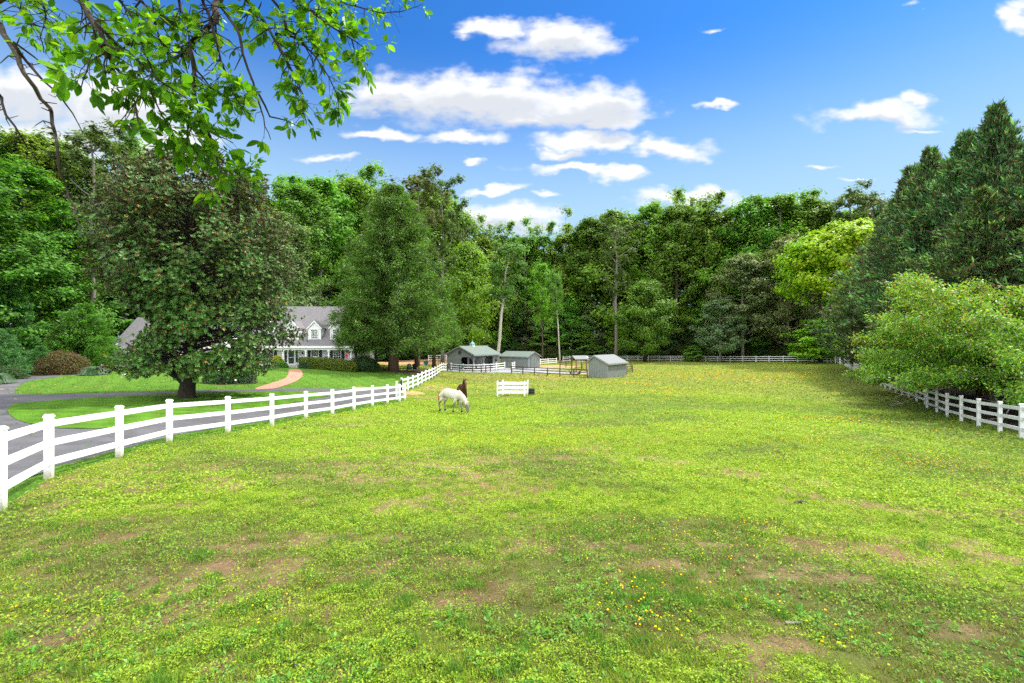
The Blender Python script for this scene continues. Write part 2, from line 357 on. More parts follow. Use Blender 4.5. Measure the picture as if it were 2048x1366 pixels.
# ------------------------------------------------------------------ ground sheet
# boundary of the paddock towards the lawns (world x, y)
L1 = [(-36,1175,6.2),(0,1020,7.4),(98,957,9.75),(239,914,12.1),(339,884,14.5),(456,866,17.1),(544,850,19.8),(612,838,22.7),(665,829,24.6),(708,822,27.0),(745,815,29.4),(775,808.5,31.8),(799,803,34.2),(810,799,35.8)]
L2 = [(803.5,793,42),(816,783.3,43.7),(826,779,45.2),(836,774.5,46.8),(844,768.5,48.9),(851.6,764,51.2),(858.5,760.8,53.6),(864.7,757,56.3),(870,753.5,59.1),(874.8,750.4,62),(879.2,748.7,65),(883.4,747,68),(887.3,745.8,71),(890.5,744.6,74),(894,743.8,77)]
def wxy(l): return [(at(p[0], p[2]), p[2]) for p in l]
left_line = [(-9.2, -40), (-8.4, 0)] + wxy(L1) + wxy(L2)
lawn_poly = left_line + [(-12, 78), (-14, 62), (-19, 61), (-24, 57), (-40, 56), (-60, 60), (-80, 50), (-80, -40)]
def ell(x, y, cx, cy, rx, ry, ang=0.0):
    c, s = math.cos(ang), math.sin(ang); dx = x-cx; dy = y-cy
    return np.sqrt(((dx*c+dy*s)/rx)**2 + ((-dx*s+dy*c)/ry)**2)
def blob_px(x, y, px, py, rx, ry, jag=0.35):
    g = G(px, py); d = ell(x, y, g.x, g.y, rx, ry) + jag*(fbm(x*0.9, y*0.9, 91, 4)-0.5)*2
    return 1-sstep(d, 0.55, 1.15)
def masks(x, y):
    """dirt, lush, lawn, forest, gravel, yellow in 0..1"""
    r = np.hypot(x, y)
    n = fbm(x*0.55, y*0.55, 11, 5); n2 = fbm(x*2.6, y*2.6, 12, 4); n3 = fbm(x*0.16, y*0.16, 13, 3)
    near = 1-sstep(r, 9, 22); n4 = fbm(x*5.5, y*5.5, 19, 4)
    dirt = sstep(n*0.45+n2*0.25+n4*.30, 0.525-0.03*near, 0.62)*(0.35+0.55*near)
    for b in [(470,1150,1.3,.6),(360,1220,1.1,.4),(620,1080,1.3,.4),(820,1130,1.2,.35),(500,1090,.9,.35),(760,960,1.4,.7),(480,1210,.7,.3),(560,1150,.8,.25),(930,1190,.8,.35),(1130,1090,1.0,.35),(1330,1145,.6,.3),(1480,1130,.9,.25),(1290,1165,.5,.25),(230,1080,.8,.3),(260,1040,.7,.3),(490,1320,.35,.2),(640,1370,.3,.2),
              (1540,1150,1.2,.2),(90,990,.5,.3),(700,930,1.5,.5),(820,900,2.0,.7),(350,1010,.6,.3),(100,1260,.8,.3),(1900,1260,.5,.2),(1430,1290,.4,.2),
              (1140,811,1.5,.9),(1015,753,9,2.4),(960,758,6,2.5),(1060,768,5,1.2),(1120,757,5,1.5),(870,775,2.0,3.0),(1190,757,5,1.0),(1268,737,3,2),(1025,793,1.6,.8),(1290,770,1.5,.6),(690,850,1.5,.8),(850,795,2.5,1.2),(1110,915,1.2,.5)]:
        dirt = np.maximum(dirt, blob_px(x, y, *b)*np.clip(0.15+1.7*(n4-.28), 0, 1))
    # lush growth; painted tree shade on the right-hand side follows below
    lush = sstep(n3*0.55+n*0.45, 0.40, 0.60)
    for b in [(350,1000,2.5,1.2),(1150,1000,2.5,1.2),(1500,950,4,2),(1750,1000,4,1.5),(1450,1010,3,1.2),(900,1000,2,1),(1950,1100,2.5,1.2),(960,880,6,3),(700,900,4,2)]:
        lush = np.maximum(lush, blob_px(x, y, *b))
    lawn = inpoly(x, y, lawn_poly).astype(float)
    forest = np.zeros_like(x)
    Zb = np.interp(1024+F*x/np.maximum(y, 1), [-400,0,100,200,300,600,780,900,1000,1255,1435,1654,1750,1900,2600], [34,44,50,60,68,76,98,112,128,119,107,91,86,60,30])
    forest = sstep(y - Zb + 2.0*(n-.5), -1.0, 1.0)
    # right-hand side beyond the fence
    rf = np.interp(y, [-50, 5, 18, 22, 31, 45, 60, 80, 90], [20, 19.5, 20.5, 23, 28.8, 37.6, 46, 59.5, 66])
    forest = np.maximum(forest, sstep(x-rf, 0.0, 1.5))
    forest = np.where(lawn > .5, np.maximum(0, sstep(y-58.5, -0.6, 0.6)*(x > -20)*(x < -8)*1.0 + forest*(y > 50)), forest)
    grav = np.zeros_like(x)
    for b in [(1010,743,13,4.0),(1100,744,14,3.0),(1060,738,9,2.5),(935,739,5,2.0)]:
        g = G(b[0], b[1]); d = ell(x, y, g.x, g.y, b[2], b[3])+.25*(n2-.5)
        grav = np.maximum(grav, 1-sstep(d, .8, 1.0))
    mulch = np.zeros_like(x)          # sunny orange leaf litter under the trees between house and barn
    for b in [(800,722,12,16),(850,718,10,20),(740,725,8,12),(1100,733,7,4),(1165,746,7,3),(780,783,3.5,2.0),(1090,722,14,5)]:
        g = G(b[0], b[1]); d = ell(x, y, g.x, g.y, b[2], b[3])+.5*(n-.5)
        mulch = np.maximum(mulch, 1-sstep(d, .75, 1.05))
    painted_shade = sstep(x - (rf-7.0-3*(n-.5)), 0, 4)*(y > 14)*(y < 92)       # tree shade painted as darker turf beside the right-hand fence
    yel = sstep(fbm(x*.13+3, y*.22, 31, 3), .52, .66)*sstep(r, 9, 20)*(1-sstep(r, 85, 100))
    return dirt, lush, lawn, forest, grav, mulch, painted_shade, yel
def ground_col(x, y, m=None):
    dirt, lush, lawn, forest, grav, mulch, painted_shade, yel = masks(x, y) if m is None else m
    r = np.hypot(x, y)
    a = np.array([0.18, 0.275, 0.018]); b = np.array([0.135, 0.195, 0.03]); dc = np.array([0.21, 0.125, 0.070]); dc2 = np.array([0.30, 0.20, 0.115])
    n = fbm(x*1.7, y*1.7, 41, 4)[:, None]; q = vnoise(x*.5, y*.5, 44)[:, None]
    c = b*(1-lush[:, None]) + a*lush[:, None]
    c = c*(0.72+0.55*n)
    nr2 = (.55*(1-sstep(r, 12, 32))*(1-.75*lush))[:, None]; c = c*(1-nr2)+np.array([0.10, 0.072, 0.038])*(.6+.8*n)*nr2
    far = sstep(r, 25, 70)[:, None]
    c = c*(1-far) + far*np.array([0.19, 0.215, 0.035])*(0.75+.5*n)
    sh = painted_shade[:, None]; c = c*(1-.6*sh) + .6*sh*np.array([0.085, 0.125, 0.025])
    dd = np.clip(dirt*1.0, 0, 1)[:, None]; c = c*(1-dd) + dd*(dc*(1-q)+dc2*q)*(0.75+.5*n)
    # mown lawns: deeper green, faint stripes of the mower, dry leaves here and there
    st = 0.5+0.5*np.sin((x*0.8+y*0.6)*2*math.pi/1.3); st2 = 0.5+.5*np.sin((x*-.3+y*.95)*2*math.pi/1.2)
    lc = np.array([0.085, 0.185, 0.020])*(0.80+0.16*st+0.12*st2+0.35*(n[:, 0]-.5))[:, None]
    lw = lawn[:, None]; c = c*(1-lw) + lw*lc
    mc = np.array([0.40, 0.245, 0.125])*(0.55+.9*n)
    mu = (mulch*(1-grav))[:, None]; c = c*(1-mu) + mu*mc
    g = grav[:, None]; c = c*(1-g) + g*np.array([0.27, 0.28, 0.31])*(.8+.4*n)
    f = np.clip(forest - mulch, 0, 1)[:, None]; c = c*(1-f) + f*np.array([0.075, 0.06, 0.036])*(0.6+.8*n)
    return np.clip(c, 0.005, 0.9)

ang = np.radians(np.concatenate([np.arange(-64, 64.01, 0.28), np.arange(68, 296, 4.0)]))
rad = np.concatenate([[0.25, .5, .8], np.geomspace(1.0, 170, 470), np.geomspace(185, 4200, 26)])
AA, RR = np.meshgrid(ang, rad)
gx = (np.sin(AA)*RR).ravel(); gy = (np.cos(AA)*RR).ravel()
gz = Hn(gx, gy)
gm = masks(gx, gy)
nr = fbm(gx*3.1, gy*3.1, 61, 3)
gz = gz + np.where(np.hypot(gx, gy) < 40, 0.03*(nr-.5)*(1-gm[2]), 0)
gz -= 0.05*gm[2]*0
V = np.stack([gx, gy, gz], 1); V = np.vstack([V, [[0, 0, float(hz(0, 0))]]])
nA = len(ang); nR = len(rad)
ii, jj = np.meshgrid(np.arange(nR-1), np.arange(nA), indexing='ij'); j2 = (jj+1) % nA
Fq = np.stack([ii*nA+jj, (ii+1)*nA+jj, (ii+1)*nA+j2, ii*nA+j2], -1).reshape(-1, 4)
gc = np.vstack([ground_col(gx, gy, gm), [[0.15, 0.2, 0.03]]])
m, nt, out = new_mat('turf_and_soil')
acol = NN(nt, 'ShaderNodeAttribute', attribute_name='Col').outputs['Color']
tc = NN(nt, 'ShaderNodeTexCoord').outputs['Object']
f1 = NN(nt, 'ShaderNodeTexNoise', ins={'Vector': tc, 'Scale': 26.0, 'Detail': 6.0, 'Roughness': 0.75}).outputs[0]
f2 = NN(nt, 'ShaderNodeTexNoise', ins={'Vector': tc, 'Scale': 3.5, 'Detail': 7.0, 'Roughness': 0.72}).outputs[0]
f3 = NN(nt, 'ShaderNodeTexNoise', ins={'Vector': VM(nt, 'MULTIPLY', tc, (1.2, 0.6, 1)), 'Scale': 1.0, 'Detail': 8.0, 'Roughness': 0.7}).outputs[0]
k = MATH(nt, 'ADD', MATH(nt, 'MULTIPLY', f1, 1.0), MATH(nt, 'MULTIPLY', f2, 0.9))
k = MATH(nt, 'MAXIMUM', MATH(nt, 'ADD', k, 0.05), 0.25)
c = MIX(nt, 1.0, acol, NN(nt, 'ShaderNodeCombineXYZ', ins={0: k, 1: k, 2: k}).outputs[0], 'MULTIPLY')
c = MIX(nt, MATH(nt, 'MULTIPLY', SMOOTH(nt, f3, .52, .68), 0.35), c, MIX(nt, 1.0, c, (0.75, 0.85, 0.8), 'MULTIPLY'))
p = NN(nt, 'ShaderNodeBsdfPrincipled', ins={'Base Color': c, 'Roughness': 0.95, 'Specular IOR Level': 0.08})
b = NN(nt, 'ShaderNodeBump', ins={'Height': MATH(nt, 'ADD', f1, f2), 'Strength': 0.9, 'Distance': 0.08}); nt.links.new(b.outputs[0], p.inputs['Normal'])
nt.links.new(p.outputs[0], out.inputs[0]); M_ground = m
cen = len(V)-1
me_f = Fq
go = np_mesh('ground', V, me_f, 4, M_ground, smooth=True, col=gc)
go['kind'] = 'structure'
# the small disc under the camera closes the sheet
cap = bpy.data.meshes.new('ground_cap')
import bmesh
bmm = bmesh.new(); bmm.from_mesh(go.data); bmm.verts.ensure_lookup_table()
for j in range(nA):
    try: bmm.faces.new((bmm.verts[cen], bmm.verts[j], bmm.verts[(j+1) % nA]))
    except ValueError: pass
bmm.to_mesh(go.data); bmm.free(); bpy.data.meshes.remove(cap)

def drape(name, px_poly, mat, dz, step=0.6, world=False, it=2, label=None):
    pts = px_poly if world else [tuple(G(*p)[:2]) for p in px_poly]
    pts = smooth_poly(pts, it) if it else list(pts)
    dense = []
    for i in range(len(pts)):
        a = Vector(pts[i]); b_ = Vector(pts[(i+1) % len(pts)]); n_ = max(1, int((b_-a).length/step))
        dense += [tuple(a.lerp(b_, t/n_)) for t in range(n_)]
    P_ = np.array(dense); x0, y0 = P_.min(0); x1, y1 = P_.max(0)
    gxx, gyy = np.meshgrid(np.arange(x0, x1, step), np.arange(y0, y1, step)); gxx = gxx.ravel(); gyy = gyy.ravel()
    ins = inpoly(gxx, gyy, dense)
    vs = [Vector(p) for p in dense] + [Vector((a, b_)) for a, b_ in zip(gxx[ins], gyy[ins])]
    n_ = len(dense)
    vo, eo, fo, *_ = delaunay_2d_cdt(vs, [(i, (i+1) % n_) for i in range(n_)], [], 1, 1e-4)
    X = np.array([p[0] for p in vo]); Y = np.array([p[1] for p in vo]); Zz = Hn(X, Y)+dz
    me = bpy.data.meshes.new(name); me.from_pydata(list(zip(X, Y, Zz)), [], [tuple(f) for f in fo]); me.update()
    for pl_ in me.polygons: pl_.use_smooth = True
    me.materials.append(mat)
    if len(me.polygons) and me.polygons[0].normal.z < 0: me.flip_normals()
    o = bpy.data.objects.new(name, me); link(o); o['kind'] = 'structure'; return o, pts
# asphalt
m, nt, out = new_mat('asphalt')
tc = NN(nt, 'ShaderNodeTexCoord').outputs['Object']
n1 = NN(nt, 'ShaderNodeTexNoise', ins={'Vector': tc, 'Scale': 30.0, 'Detail': 4.0, 'Roughness': 0.8}).outputs[0]
n2 = NN(nt, 'ShaderNodeTexNoise', ins={'Vector': tc, 'Scale': 0.7, 'Detail': 6.0, 'Roughness': 0.65}).outputs[0]
c = MIX(nt, n1, (0.045, 0.045, 0.048), (0.085, 0.085, 0.089)); c = MIX(nt, SMOOTH(nt, n2, .35, .7), c, MIX(nt, 1.0, c, (1.5, 1.5, 1.55), 'MULTIPLY'))
vor = NN(nt, 'ShaderNodeTexVoronoi', feature='DISTANCE_TO_EDGE', ins={'Vector': VM(nt, 'ADD', tc, VM(nt, 'MULTIPLY', NN(nt, 'ShaderNodeTexNoise', ins={'Vector': tc, 'Scale': 2.0}).outputs['Color'], (.8, .8, 0))), 'Scale': 0.22}).outputs['Distance']
c = MIX(nt, MATH(nt, 'MULTIPLY', MATH(nt, 'LESS_THAN', vor, 0.004), .6), c, (0.03, 0.03, 0.032))
p = NN(nt, 'ShaderNodeBsdfPrincipled', ins={'Base Color': c, 'Roughness': 0.85, 'Specular IOR Level': 0.3})
nt.links.new(p.outputs[0], out.inputs[0]); M_asph = m
# paving brick
m, nt, out = new_mat('brick_paving')
tc = NN(nt, 'ShaderNodeTexCoord').outputs['Object']
bk = NN(nt, 'ShaderNodeTexBrick', ins={'Vector': tc, 'Color1': (0.42, 0.165, 0.10, 1), 'Color2': (0.32, 0.12, 0.075, 1), 'Mortar': (0.32, 0.2, 0.15, 1), 'Scale': 4.0, 'Mortar Size': 0.03}).outputs[0]
p = NN(nt, 'ShaderNodeBsdfPrincipled', ins={'Base Color': bk, 'Roughness': 0.85}); nt.links.new(p.outputs[0], out.inputs[0]); M_pave = m
drive_px = [(30,753),(59,751),(110,747.5),(169,745.2),(175,750),(131.8,751.3),(63.7,760.5),(44,767.6),(30,778),(27.5,788),(88,790.3),(197.7,786),(300,784),(410,781),(504,778),(560,777.4),(640,777.7),(720,777),(789,776),(803,778),(806,793),(797,795),(775,799.5),(745,806),(708,811.5),(665,819),(612,828),(544,840),(456,853),(339,872),(239,900),(120,932),(30,965),(-60,1010),(-160,1090),(-300,1030),(-300,780)]
drv, _ = drape('driveway', drive_px, M_asph, 0.012, 0.5, it=1)
# lawn islands lie in the drive as turf sheets with a slight lip
m, nt, out = new_mat('mown_lawn')
tc = NN(nt, 'ShaderNodeTexCoord').outputs['Object']; s3 = NN(nt, 'ShaderNodeSeparateXYZ', ins={0: tc})
w1 = MATH(nt, 'SINE', MATH(nt, 'MULTIPLY', MATH(nt, 'ADD', MATH(nt, 'MULTIPLY', s3.outputs[0], .8), MATH(nt, 'MULTIPLY', s3.outputs[1], .6)), 4.8))
w2 = MATH(nt, 'SINE', MATH(nt, 'MULTIPLY', MATH(nt, 'ADD', MATH(nt, 'MULTIPLY', s3.outputs[0], -.3), MATH(nt, 'MULTIPLY', s3.outputs[1], .95)), 5.2))
f1 = NN(nt, 'ShaderNodeTexNoise', ins={'Vector': tc, 'Scale': 14.0, 'Detail': 6.0, 'Roughness': 0.8}).outputs[0]
f2 = NN(nt, 'ShaderNodeTexNoise', ins={'Vector': tc, 'Scale': 1.1, 'Detail': 5.0, 'Roughness': 0.6}).outputs[0]
k = MATH(nt, 'ADD', MATH(nt, 'ADD', MATH(nt, 'MULTIPLY', w1, .10), MATH(nt, 'MULTIPLY', w2, .08)), MATH(nt, 'ADD', MATH(nt, 'MULTIPLY', f1, .9), MATH(nt, 'MULTIPLY', f2, 1.0)))
c = MIX(nt, 1.0, (0.072, 0.165, 0.016), NN(nt, 'ShaderNodeCombineXYZ', ins={0: k, 1: k, 2: k}).outputs[0], 'MULTIPLY')
p = NN(nt, 'ShaderNodeBsdfPrincipled', ins={'Base Color': c, 'Roughness': 0.95, 'Specular IOR Level': 0.05})
b = NN(nt, 'ShaderNodeBump', ins={'Height': f1, 'Strength': 0.7, 'Distance': 0.05}); nt.links.new(b.outputs[0], p.inputs['Normal'])
nt.links.new(p.outputs[0], out.inputs[0]); M_lawn = m
isl2 = [(15.4,820),(24,808.5),(66,804),(154,798),(300,790.6),(361,787.3),(410,786),(504.5,784),(574,783),(640,785),(673,789),(673,791),(607,801.5),(533,818),(451,828.5),(328,844.6),(230,855),(184.6,859),(94,857),(37,842.5),(18,830)]
isl_o, isl2w = drape('lawn_island', isl2, M_lawn, 0.03, 0.5, it=1)
path_px = [(576.5,738.5),(602,738.5),(606.6,751),(598,759),(580,768),(560,774.7),(543.7,778.2),(504,779),(524,772),(543.7,766),(571,757),(578,747)]
pth, _ = drape('brick_path', path_px, M_pave, 0.022, 0.4, it=1)

# ------------------------------------------------------------------ grass, weeds and flowers as real blades
def leafquads(C, D, N, L, W, tip=0.5, fold=0.25, k=4):
    """bent four-cornered leaves: base C, direction D, face normal N, length L, width W"""
    S = np.cross(D, N); S /= (np.linalg.norm(S, axis=1, keepdims=True)+1e-9)
    N = np.cross(S, D)
    L = np.asarray(L)[:, None]; W = np.asarray(W)[:, None]
    p0 = C; mid = C + D*L*tip; p1 = mid + S*W/2 + N*W*fold; p2 = C + D*L; p3 = mid - S*W/2 + N*W*fold
    V = np.stack([p0, p1, p2, p3], 1).reshape(-1, 3); n = len(C)
    return V, np.arange(4*n).reshape(n, 4)
def unit(v): return v/(np.linalg.norm(v, axis=1, keepdims=True)+1e-9)
def sample_fan(n, r0, r1, a0=-56, a1=56, p=1.0):
    rr = np.sqrt(rng.uniform(r0**2, r1**2, n)) if p == 1 else r0*(r1/r0)**rng.uniform(0, 1, n)
    a = np.radians(rng.uniform(a0, a1, n)); return np.sin(a)*rr, np.cos(a)*rr
def pal(n, cols, w=None, var=0.18):
    cols = np.array(cols); i = rng.choice(len(cols), n, p=w)
    return cols[i]*(1+rng.uniform(-var, var, (n, 1)))*(1+rng.uniform(-.06, .06, (n, 3)))
VV, CC = [], []
def emit(V, col): VV.append(V); CC.append(np.repeat(col, 4, axis=0))
LUSH = [(0.20,0.345,0.018),(0.26,0.39,0.025),(0.15,0.29,0.02),(0.31,0.40,0.05)]
DRY = [(0.17,0.28,0.03),(0.14,0.25,0.03),(0.20,0.31,0.035),(0.26,0.22,0.07),(0.27,0.19,0.10),(0.10,0.20,0.03),(0.15,0.11,0.05)]
DEEP = [(0.06,0.17,0.02),(0.09,0.22,0.025),(0.12,0.26,0.03)]
driv_xy = [tuple(G(*q)[:2]) for q in drive_px]
isl_xy = [tuple(q[:2]) for q in isl2w]
path_xy = [tuple(G(*q)[:2]) for q in path_px]
def on_hard(x, y):
    return (inpoly(x, y, driv_xy) & ~inpoly(x, y, isl_xy)) | inpoly(x, y, path_xy)
def band(r0, r1, n_blade, n_mat, hs, ws, ms):
    # upright blades, in tufts
    x, y = sample_fan(n_blade, r0, r1)
    mk = masks(x, y); dirt, lush, lawn, forest, grav, mulch, painted_shade, yel = mk
    tuft = .5*fbm(x*3.3, y*3.3, 71, 3)+.5*fbm(x*11, y*11, 72, 2)
    keep = rng.uniform(0, 1, n_blade) < np.clip((1-dirt*.80)*(0.12+1.4*sstep(tuft, .44, .60)), 0.0, 1)
    keep &= (forest < .4) & (grav < .3) & (mulch < .5) & ~on_hard(x, y) & ((lawn < .5) | (rng.uniform(0, 1, n_blade) < .8))
    x, y, lush, lawn, tuft, painted_shade = x[keep], y[keep], lush[keep], lawn[keep], tuft[keep], painted_shade[keep]; n = len(x)
    z = Hn(x, y)-0.005
    a = rng.uniform(0, 2*math.pi, n); lean = rng.uniform(.15, 1.0, n)
    D = unit(np.stack([np.cos(a)*lean, np.sin(a)*lean, np.ones(n)*.8], 1))
    N = unit(np.stack([-np.cos(a), -np.sin(a), lean], 1)+rng.normal(0, .25, (n, 3)))
    h = hs*rng.uniform(.45, 1.25, n)*(0.7+.8*sstep(tuft, .5, .75))*np.where(lawn > .5, .7, 1)
    V, _ = leafquads(np.stack([x, y, z], 1), D, N, h, ws*rng.uniform(.6, 1.4, n), .45, .1)
    t = rng.uniform(0, 1, n) < (lush*.75); dp = (tuft > .66) | (lawn > .5)
    col = np.where(t[:, None], pal(n, LUSH), pal(n, DRY)); col = np.where(dp[:, None], pal(n, DEEP), col)
    col *= (1-.35*painted_shade[:, None]); fr_ = sstep(np.hypot(x, y), 22, 60)[:, None]; col = col*(1-fr_)+col*np.array([.84, .80, 1.15])*fr_
    emit(V, col)
    # low mat-forming weeds with small oval leaves
    x, y = sample_fan(n_mat, r0, r1)
    dirt, lush, lawn, forest, grav, mulch, painted_shade, yel = masks(x, y)
    fq = 9.0 if r1 < 21 else 3.0; lo_ = fbm(x*2.1, y*2.1, 81, 4); hi_ = fbm(x*fq, y*fq, 82, 2); cl = .45*lo_+.55*hi_
    keep = rng.uniform(0, 1, n_mat) < np.clip((1-dirt*.90)*(sstep(cl, .44-.10*lush-(.05 if r0 > 9 else 0), .53-.06*lush)*(.5+.5*lush)+.04+.15*lush), 0, 1)
    keep &= (forest < .4) & (grav < .3) & (mulch < .5) & (lawn < .5) & ~on_hard(x, y)
    x, y, lush, cl, painted_shade = x[keep], y[keep], lush[keep], cl[keep], painted_shade[keep]; n = len(x)
    zz = Hn(x, y) + rng.uniform(0.005, 1, n)*(0.065*sstep(cl, .44, .62)+.010)*min(2.2, ms/.016)
    a = rng.uniform(0, 2*math.pi, n)
    D = unit(np.stack([np.cos(a), np.sin(a), rng.normal(.25, .25, n)], 1)); N = unit(np.stack([np.zeros(n), np.zeros(n), np.ones(n)], 1)+rng.normal(0, .38, (n, 3)))
    V, _ = leafquads(np.stack([x, y, zz], 1), D, N, ms*rng.uniform(.6, 1.5, n), ms*rng.uniform(.45, .9, n), .5, .12)
    c = np.where((rng.uniform(0, 1, n) < .25+.75*lush)[:, None], pal(n, LUSH, var=.22), pal(n, DRY[:2]+DEEP[1:]))*(1-.3*painted_shade[:, None]); fr_ = sstep(np.hypot(x, y), 22, 60)[:, None]; c = c*(1-fr_)+c*np.array([.84, .80, 1.15])*fr_
    emit(V, c)
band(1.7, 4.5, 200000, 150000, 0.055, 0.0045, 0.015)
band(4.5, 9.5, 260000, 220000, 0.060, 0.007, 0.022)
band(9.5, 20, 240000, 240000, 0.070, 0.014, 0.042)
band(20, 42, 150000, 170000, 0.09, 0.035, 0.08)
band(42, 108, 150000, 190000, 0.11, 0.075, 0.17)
# dead grass and straw lying on the bare soil
x, y = sample_fan(60000, 1.7, 16); dq = masks(x, y); k = (rng.uniform(0, 1, len(x)) < dq[0]*.8+.12) & (dq[2] < .5) & (dq[3] < .3); x, y = x[k], y[k]; n = len(x)
a = rng.uniform(0, 6.28, n); D = unit(np.stack([np.cos(a), np.sin(a), rng.normal(.05, .12, n)], 1)); N = unit(rng.normal(0, .3, (n, 3))+np.array([0, 0, 1.]))
V, _ = leafquads(np.stack([x, y, Hn(x, y)+.006], 1), D, N, rng.uniform(.02, .07, n), rng.uniform(.003, .007, n)); emit(V, pal(n, [(.42,.33,.18),(.30,.22,.12),(.18,.12,.07),(.38,.34,.14)]))
Vg = np.concatenate(VV); Cg = np.concatenate(CC)
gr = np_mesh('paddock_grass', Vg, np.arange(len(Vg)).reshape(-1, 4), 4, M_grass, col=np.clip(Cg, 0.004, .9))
tag(gr, 'short patchy grass and low weeds covering the paddock', 'grass', kind='stuff')
# broad-leaved weeds at the front
VV, CC = [], []
nr_ = 9000
x, y = sample_fan(nr_, 1.8, 7.5)
dk = fbm(x*.8, y*.8, 101, 3)
bias = sstep(-np.hypot(x, y), -6.0, -2.2)
k = rng.uniform(0, 1, nr_) < np.clip(bias*1.1*sstep(dk+.25*(vnoise(x*4, y*4, 102)-.5), .42, .6)+.03, 0, 1); k &= masks(x, y)[2] < .5
x, y = x[k], y[k]; nr_ = len(x); nl = 8
zc = Hn(x, y)
a = rng.uniform(0, 2*math.pi, (nr_, nl)); el = rng.uniform(.12, .9, (nr_, nl)); sz = rng.uniform(.018, .045, (nr_, 1))*rng.uniform(.7, 1.2, (nr_, nl))
D = unit(np.stack([np.cos(a)*np.cos(el), np.sin(a)*np.cos(el), np.sin(el)], -1).reshape(-1, 3))
Cb = np.repeat(np.stack([x, y, zc], 1), nl, 0) + rng.normal(0, .012, (nr_*nl, 3)); Cb[:, 2] = np.abs(Cb[:, 2]-np.repeat(zc, nl))+np.repeat(zc, nl)+.005
N = unit(np.array([0, 0, 1.0])-D*.3+rng.normal(0, .15, D.shape))
V, _ = leafquads(Cb, D, N, sz.ravel(), sz.ravel()*.5, .55, .1); emit(V, pal(nr_*nl, [(.10,.25,.03),(.15,.31,.045),(.22,.38,.09),(.07,.19,.025)]))
Vg = np.concatenate(VV); Cg = np.concatenate(CC)
wd = np_mesh('broadleaf_weeds', Vg, np.arange(len(Vg)).reshape(-1, 4), 4, M_grass, col=Cg)
tag(wd, 'low broad leaved weeds growing over bare soil in the foreground', 'weeds', kind='stuff')
# yellow flowers
VV, CC = [], []
spots = [(1500,1070,1.0,.5,90),(1290,1240,.35,.25,55),(1270,1190,.3,.2,25),(1330,1130,.7,.5,40),(1550,1060,.6,.3,35),(1880,930,1.6,1.0,150),(1820,925,1.5,.8,70),(1700,920,3,1.5,90),(1400,960,2.0,1.0,80),(1530,990,2,1,80),(1290,1050,.8,.5,50),
         (1650,1265,.35,.25,26),(1720,1310,.3,.2,12),(545,1245,.25,.15,8),(580,1200,.4,.2,7),(170,1090,.5,.3,16),(30,1260,.4,.3,16),(1250,895,3,1.5,90),(1180,890,2,1.0,40),(370,975,.5,.3,12),(1420,860,6,2.5,240),(1150,860,4,2,150),(1350,1120,.8,.6,40),(1600,880,5,2.5,160)]
fx, fy = [], []
for px, py, rx, ry, n in spots:
    g = G(px, py); fx.append(g.x+rng.normal(0, rx*.6, n)); fy.append(g.y+rng.normal(0, ry*.8, n))
xx, yy = sample_fan(26000, 12, 95, -40, 50, 2); yk = masks(xx, yy)
keep = (rng.uniform(0, 1, len(xx)) < yk[7]*(1-yk[6])*.9+.02) & (yk[2] < .5) & (yk[3] < .3) & (yk[4] < .3) & (yk[0] < .5); fx.append(xx[keep]); fy.append(yy[keep])
x = np.concatenate(fx); y = np.concatenate(fy); k = (np.hypot(x, y) > 9) | (rng.uniform(0, 1, len(x)) < .6); x, y = x[k], y[k]; r = np.hypot(x, y); n = len(x)
z = Hn(x, y)+rng.uniform(.03, .11, n); s = np.maximum(.017, r*.0017)*rng.uniform(.8, 1.2, n)*np.where(r > 25, 1.4, 1)
for kk in range(3):
    a = rng.uniform(0, 2*math.pi, n); D = unit(np.stack([np.cos(a), np.sin(a), rng.uniform(-.1, .3, n)], 1)); N = unit(rng.normal(0, .3, (n, 3))+np.array([0, -.35, 1.0]))
    V, _ = leafquads(np.stack([x, y, z], 1)-D*s[:, None]*.5, D, N, s, s*.9, .5, .08); emit(V, pal(n, [(.78,.52,.015),(.80,.60,.02),(.70,.40,.01)], var=.08))
Vg = np.concatenate(VV)
fl = np_mesh('yellow_wildflowers', Vg, np.arange(len(Vg)).reshape(-1, 4), 4, M_flower, col=np.concatenate(CC))
tag(fl, 'small yellow wildflowers scattered in drifts across the paddock grass', 'flowers', kind='stuff')

# fallen leaves on lawns and drive
x = rng.uniform(-34, -8, 2600); y = rng.uniform(10, 48, 2600); k = inpoly(x, y, lawn_poly) & (fbm(x*.3, y*.3, 111, 3) > .46); x, y = x[k], y[k]; n = len(x)
a = rng.uniform(0, 6.28, n); D = unit(np.stack([np.cos(a), np.sin(a), a*0+.05], 1)); N = unit(rng.normal(0, .3, (n, 3))+np.array([0, 0, 1.]))
s_ = np.maximum(.05, .0028*np.hypot(x, y))*rng.uniform(.7, 1.3, n); V, _ = leafquads(np.stack([x, y, Hn(x, y)+.05], 1), D, N, s_, s_*.55, .5, .2)
fo_ = np_mesh('fallen_leaves', V, np.arange(4*n).reshape(n, 4), 4, M_flower, col=np.repeat(pal(n, [(.34,.20,.07),(.28,.13,.05),(.42,.32,.12)]), 4, 0))
tag(fo_, 'dry fallen leaves scattered over the mown lawn and driveway', 'leaves', kind='stuff')
# ------------------------------------------------------------------ house
def FH(Z): return hz(at(612, Z), Z)
floor = -3.2
hx0 = at(706, 58.0)            # right end of the porch front
HX = at(480, 60)               # left end of the main block
house = empty('house', (hx0, 58.0, floor), 0.0, 'white house with grey shingle roof, dormers and a columned front porch', 'house')
# local frame: x to the left is negative, y away, z up from the porch floor
W = hx0-HX; PD = 2.2; BD = 8.5
def hp(b, name, mat, parent=None, **k): return b.build(name, mat, parent or house, **k)
wall_b = MB(); wall_b.b2(-W, -0.02, PD, PD+BD, -0.6, 2.75)
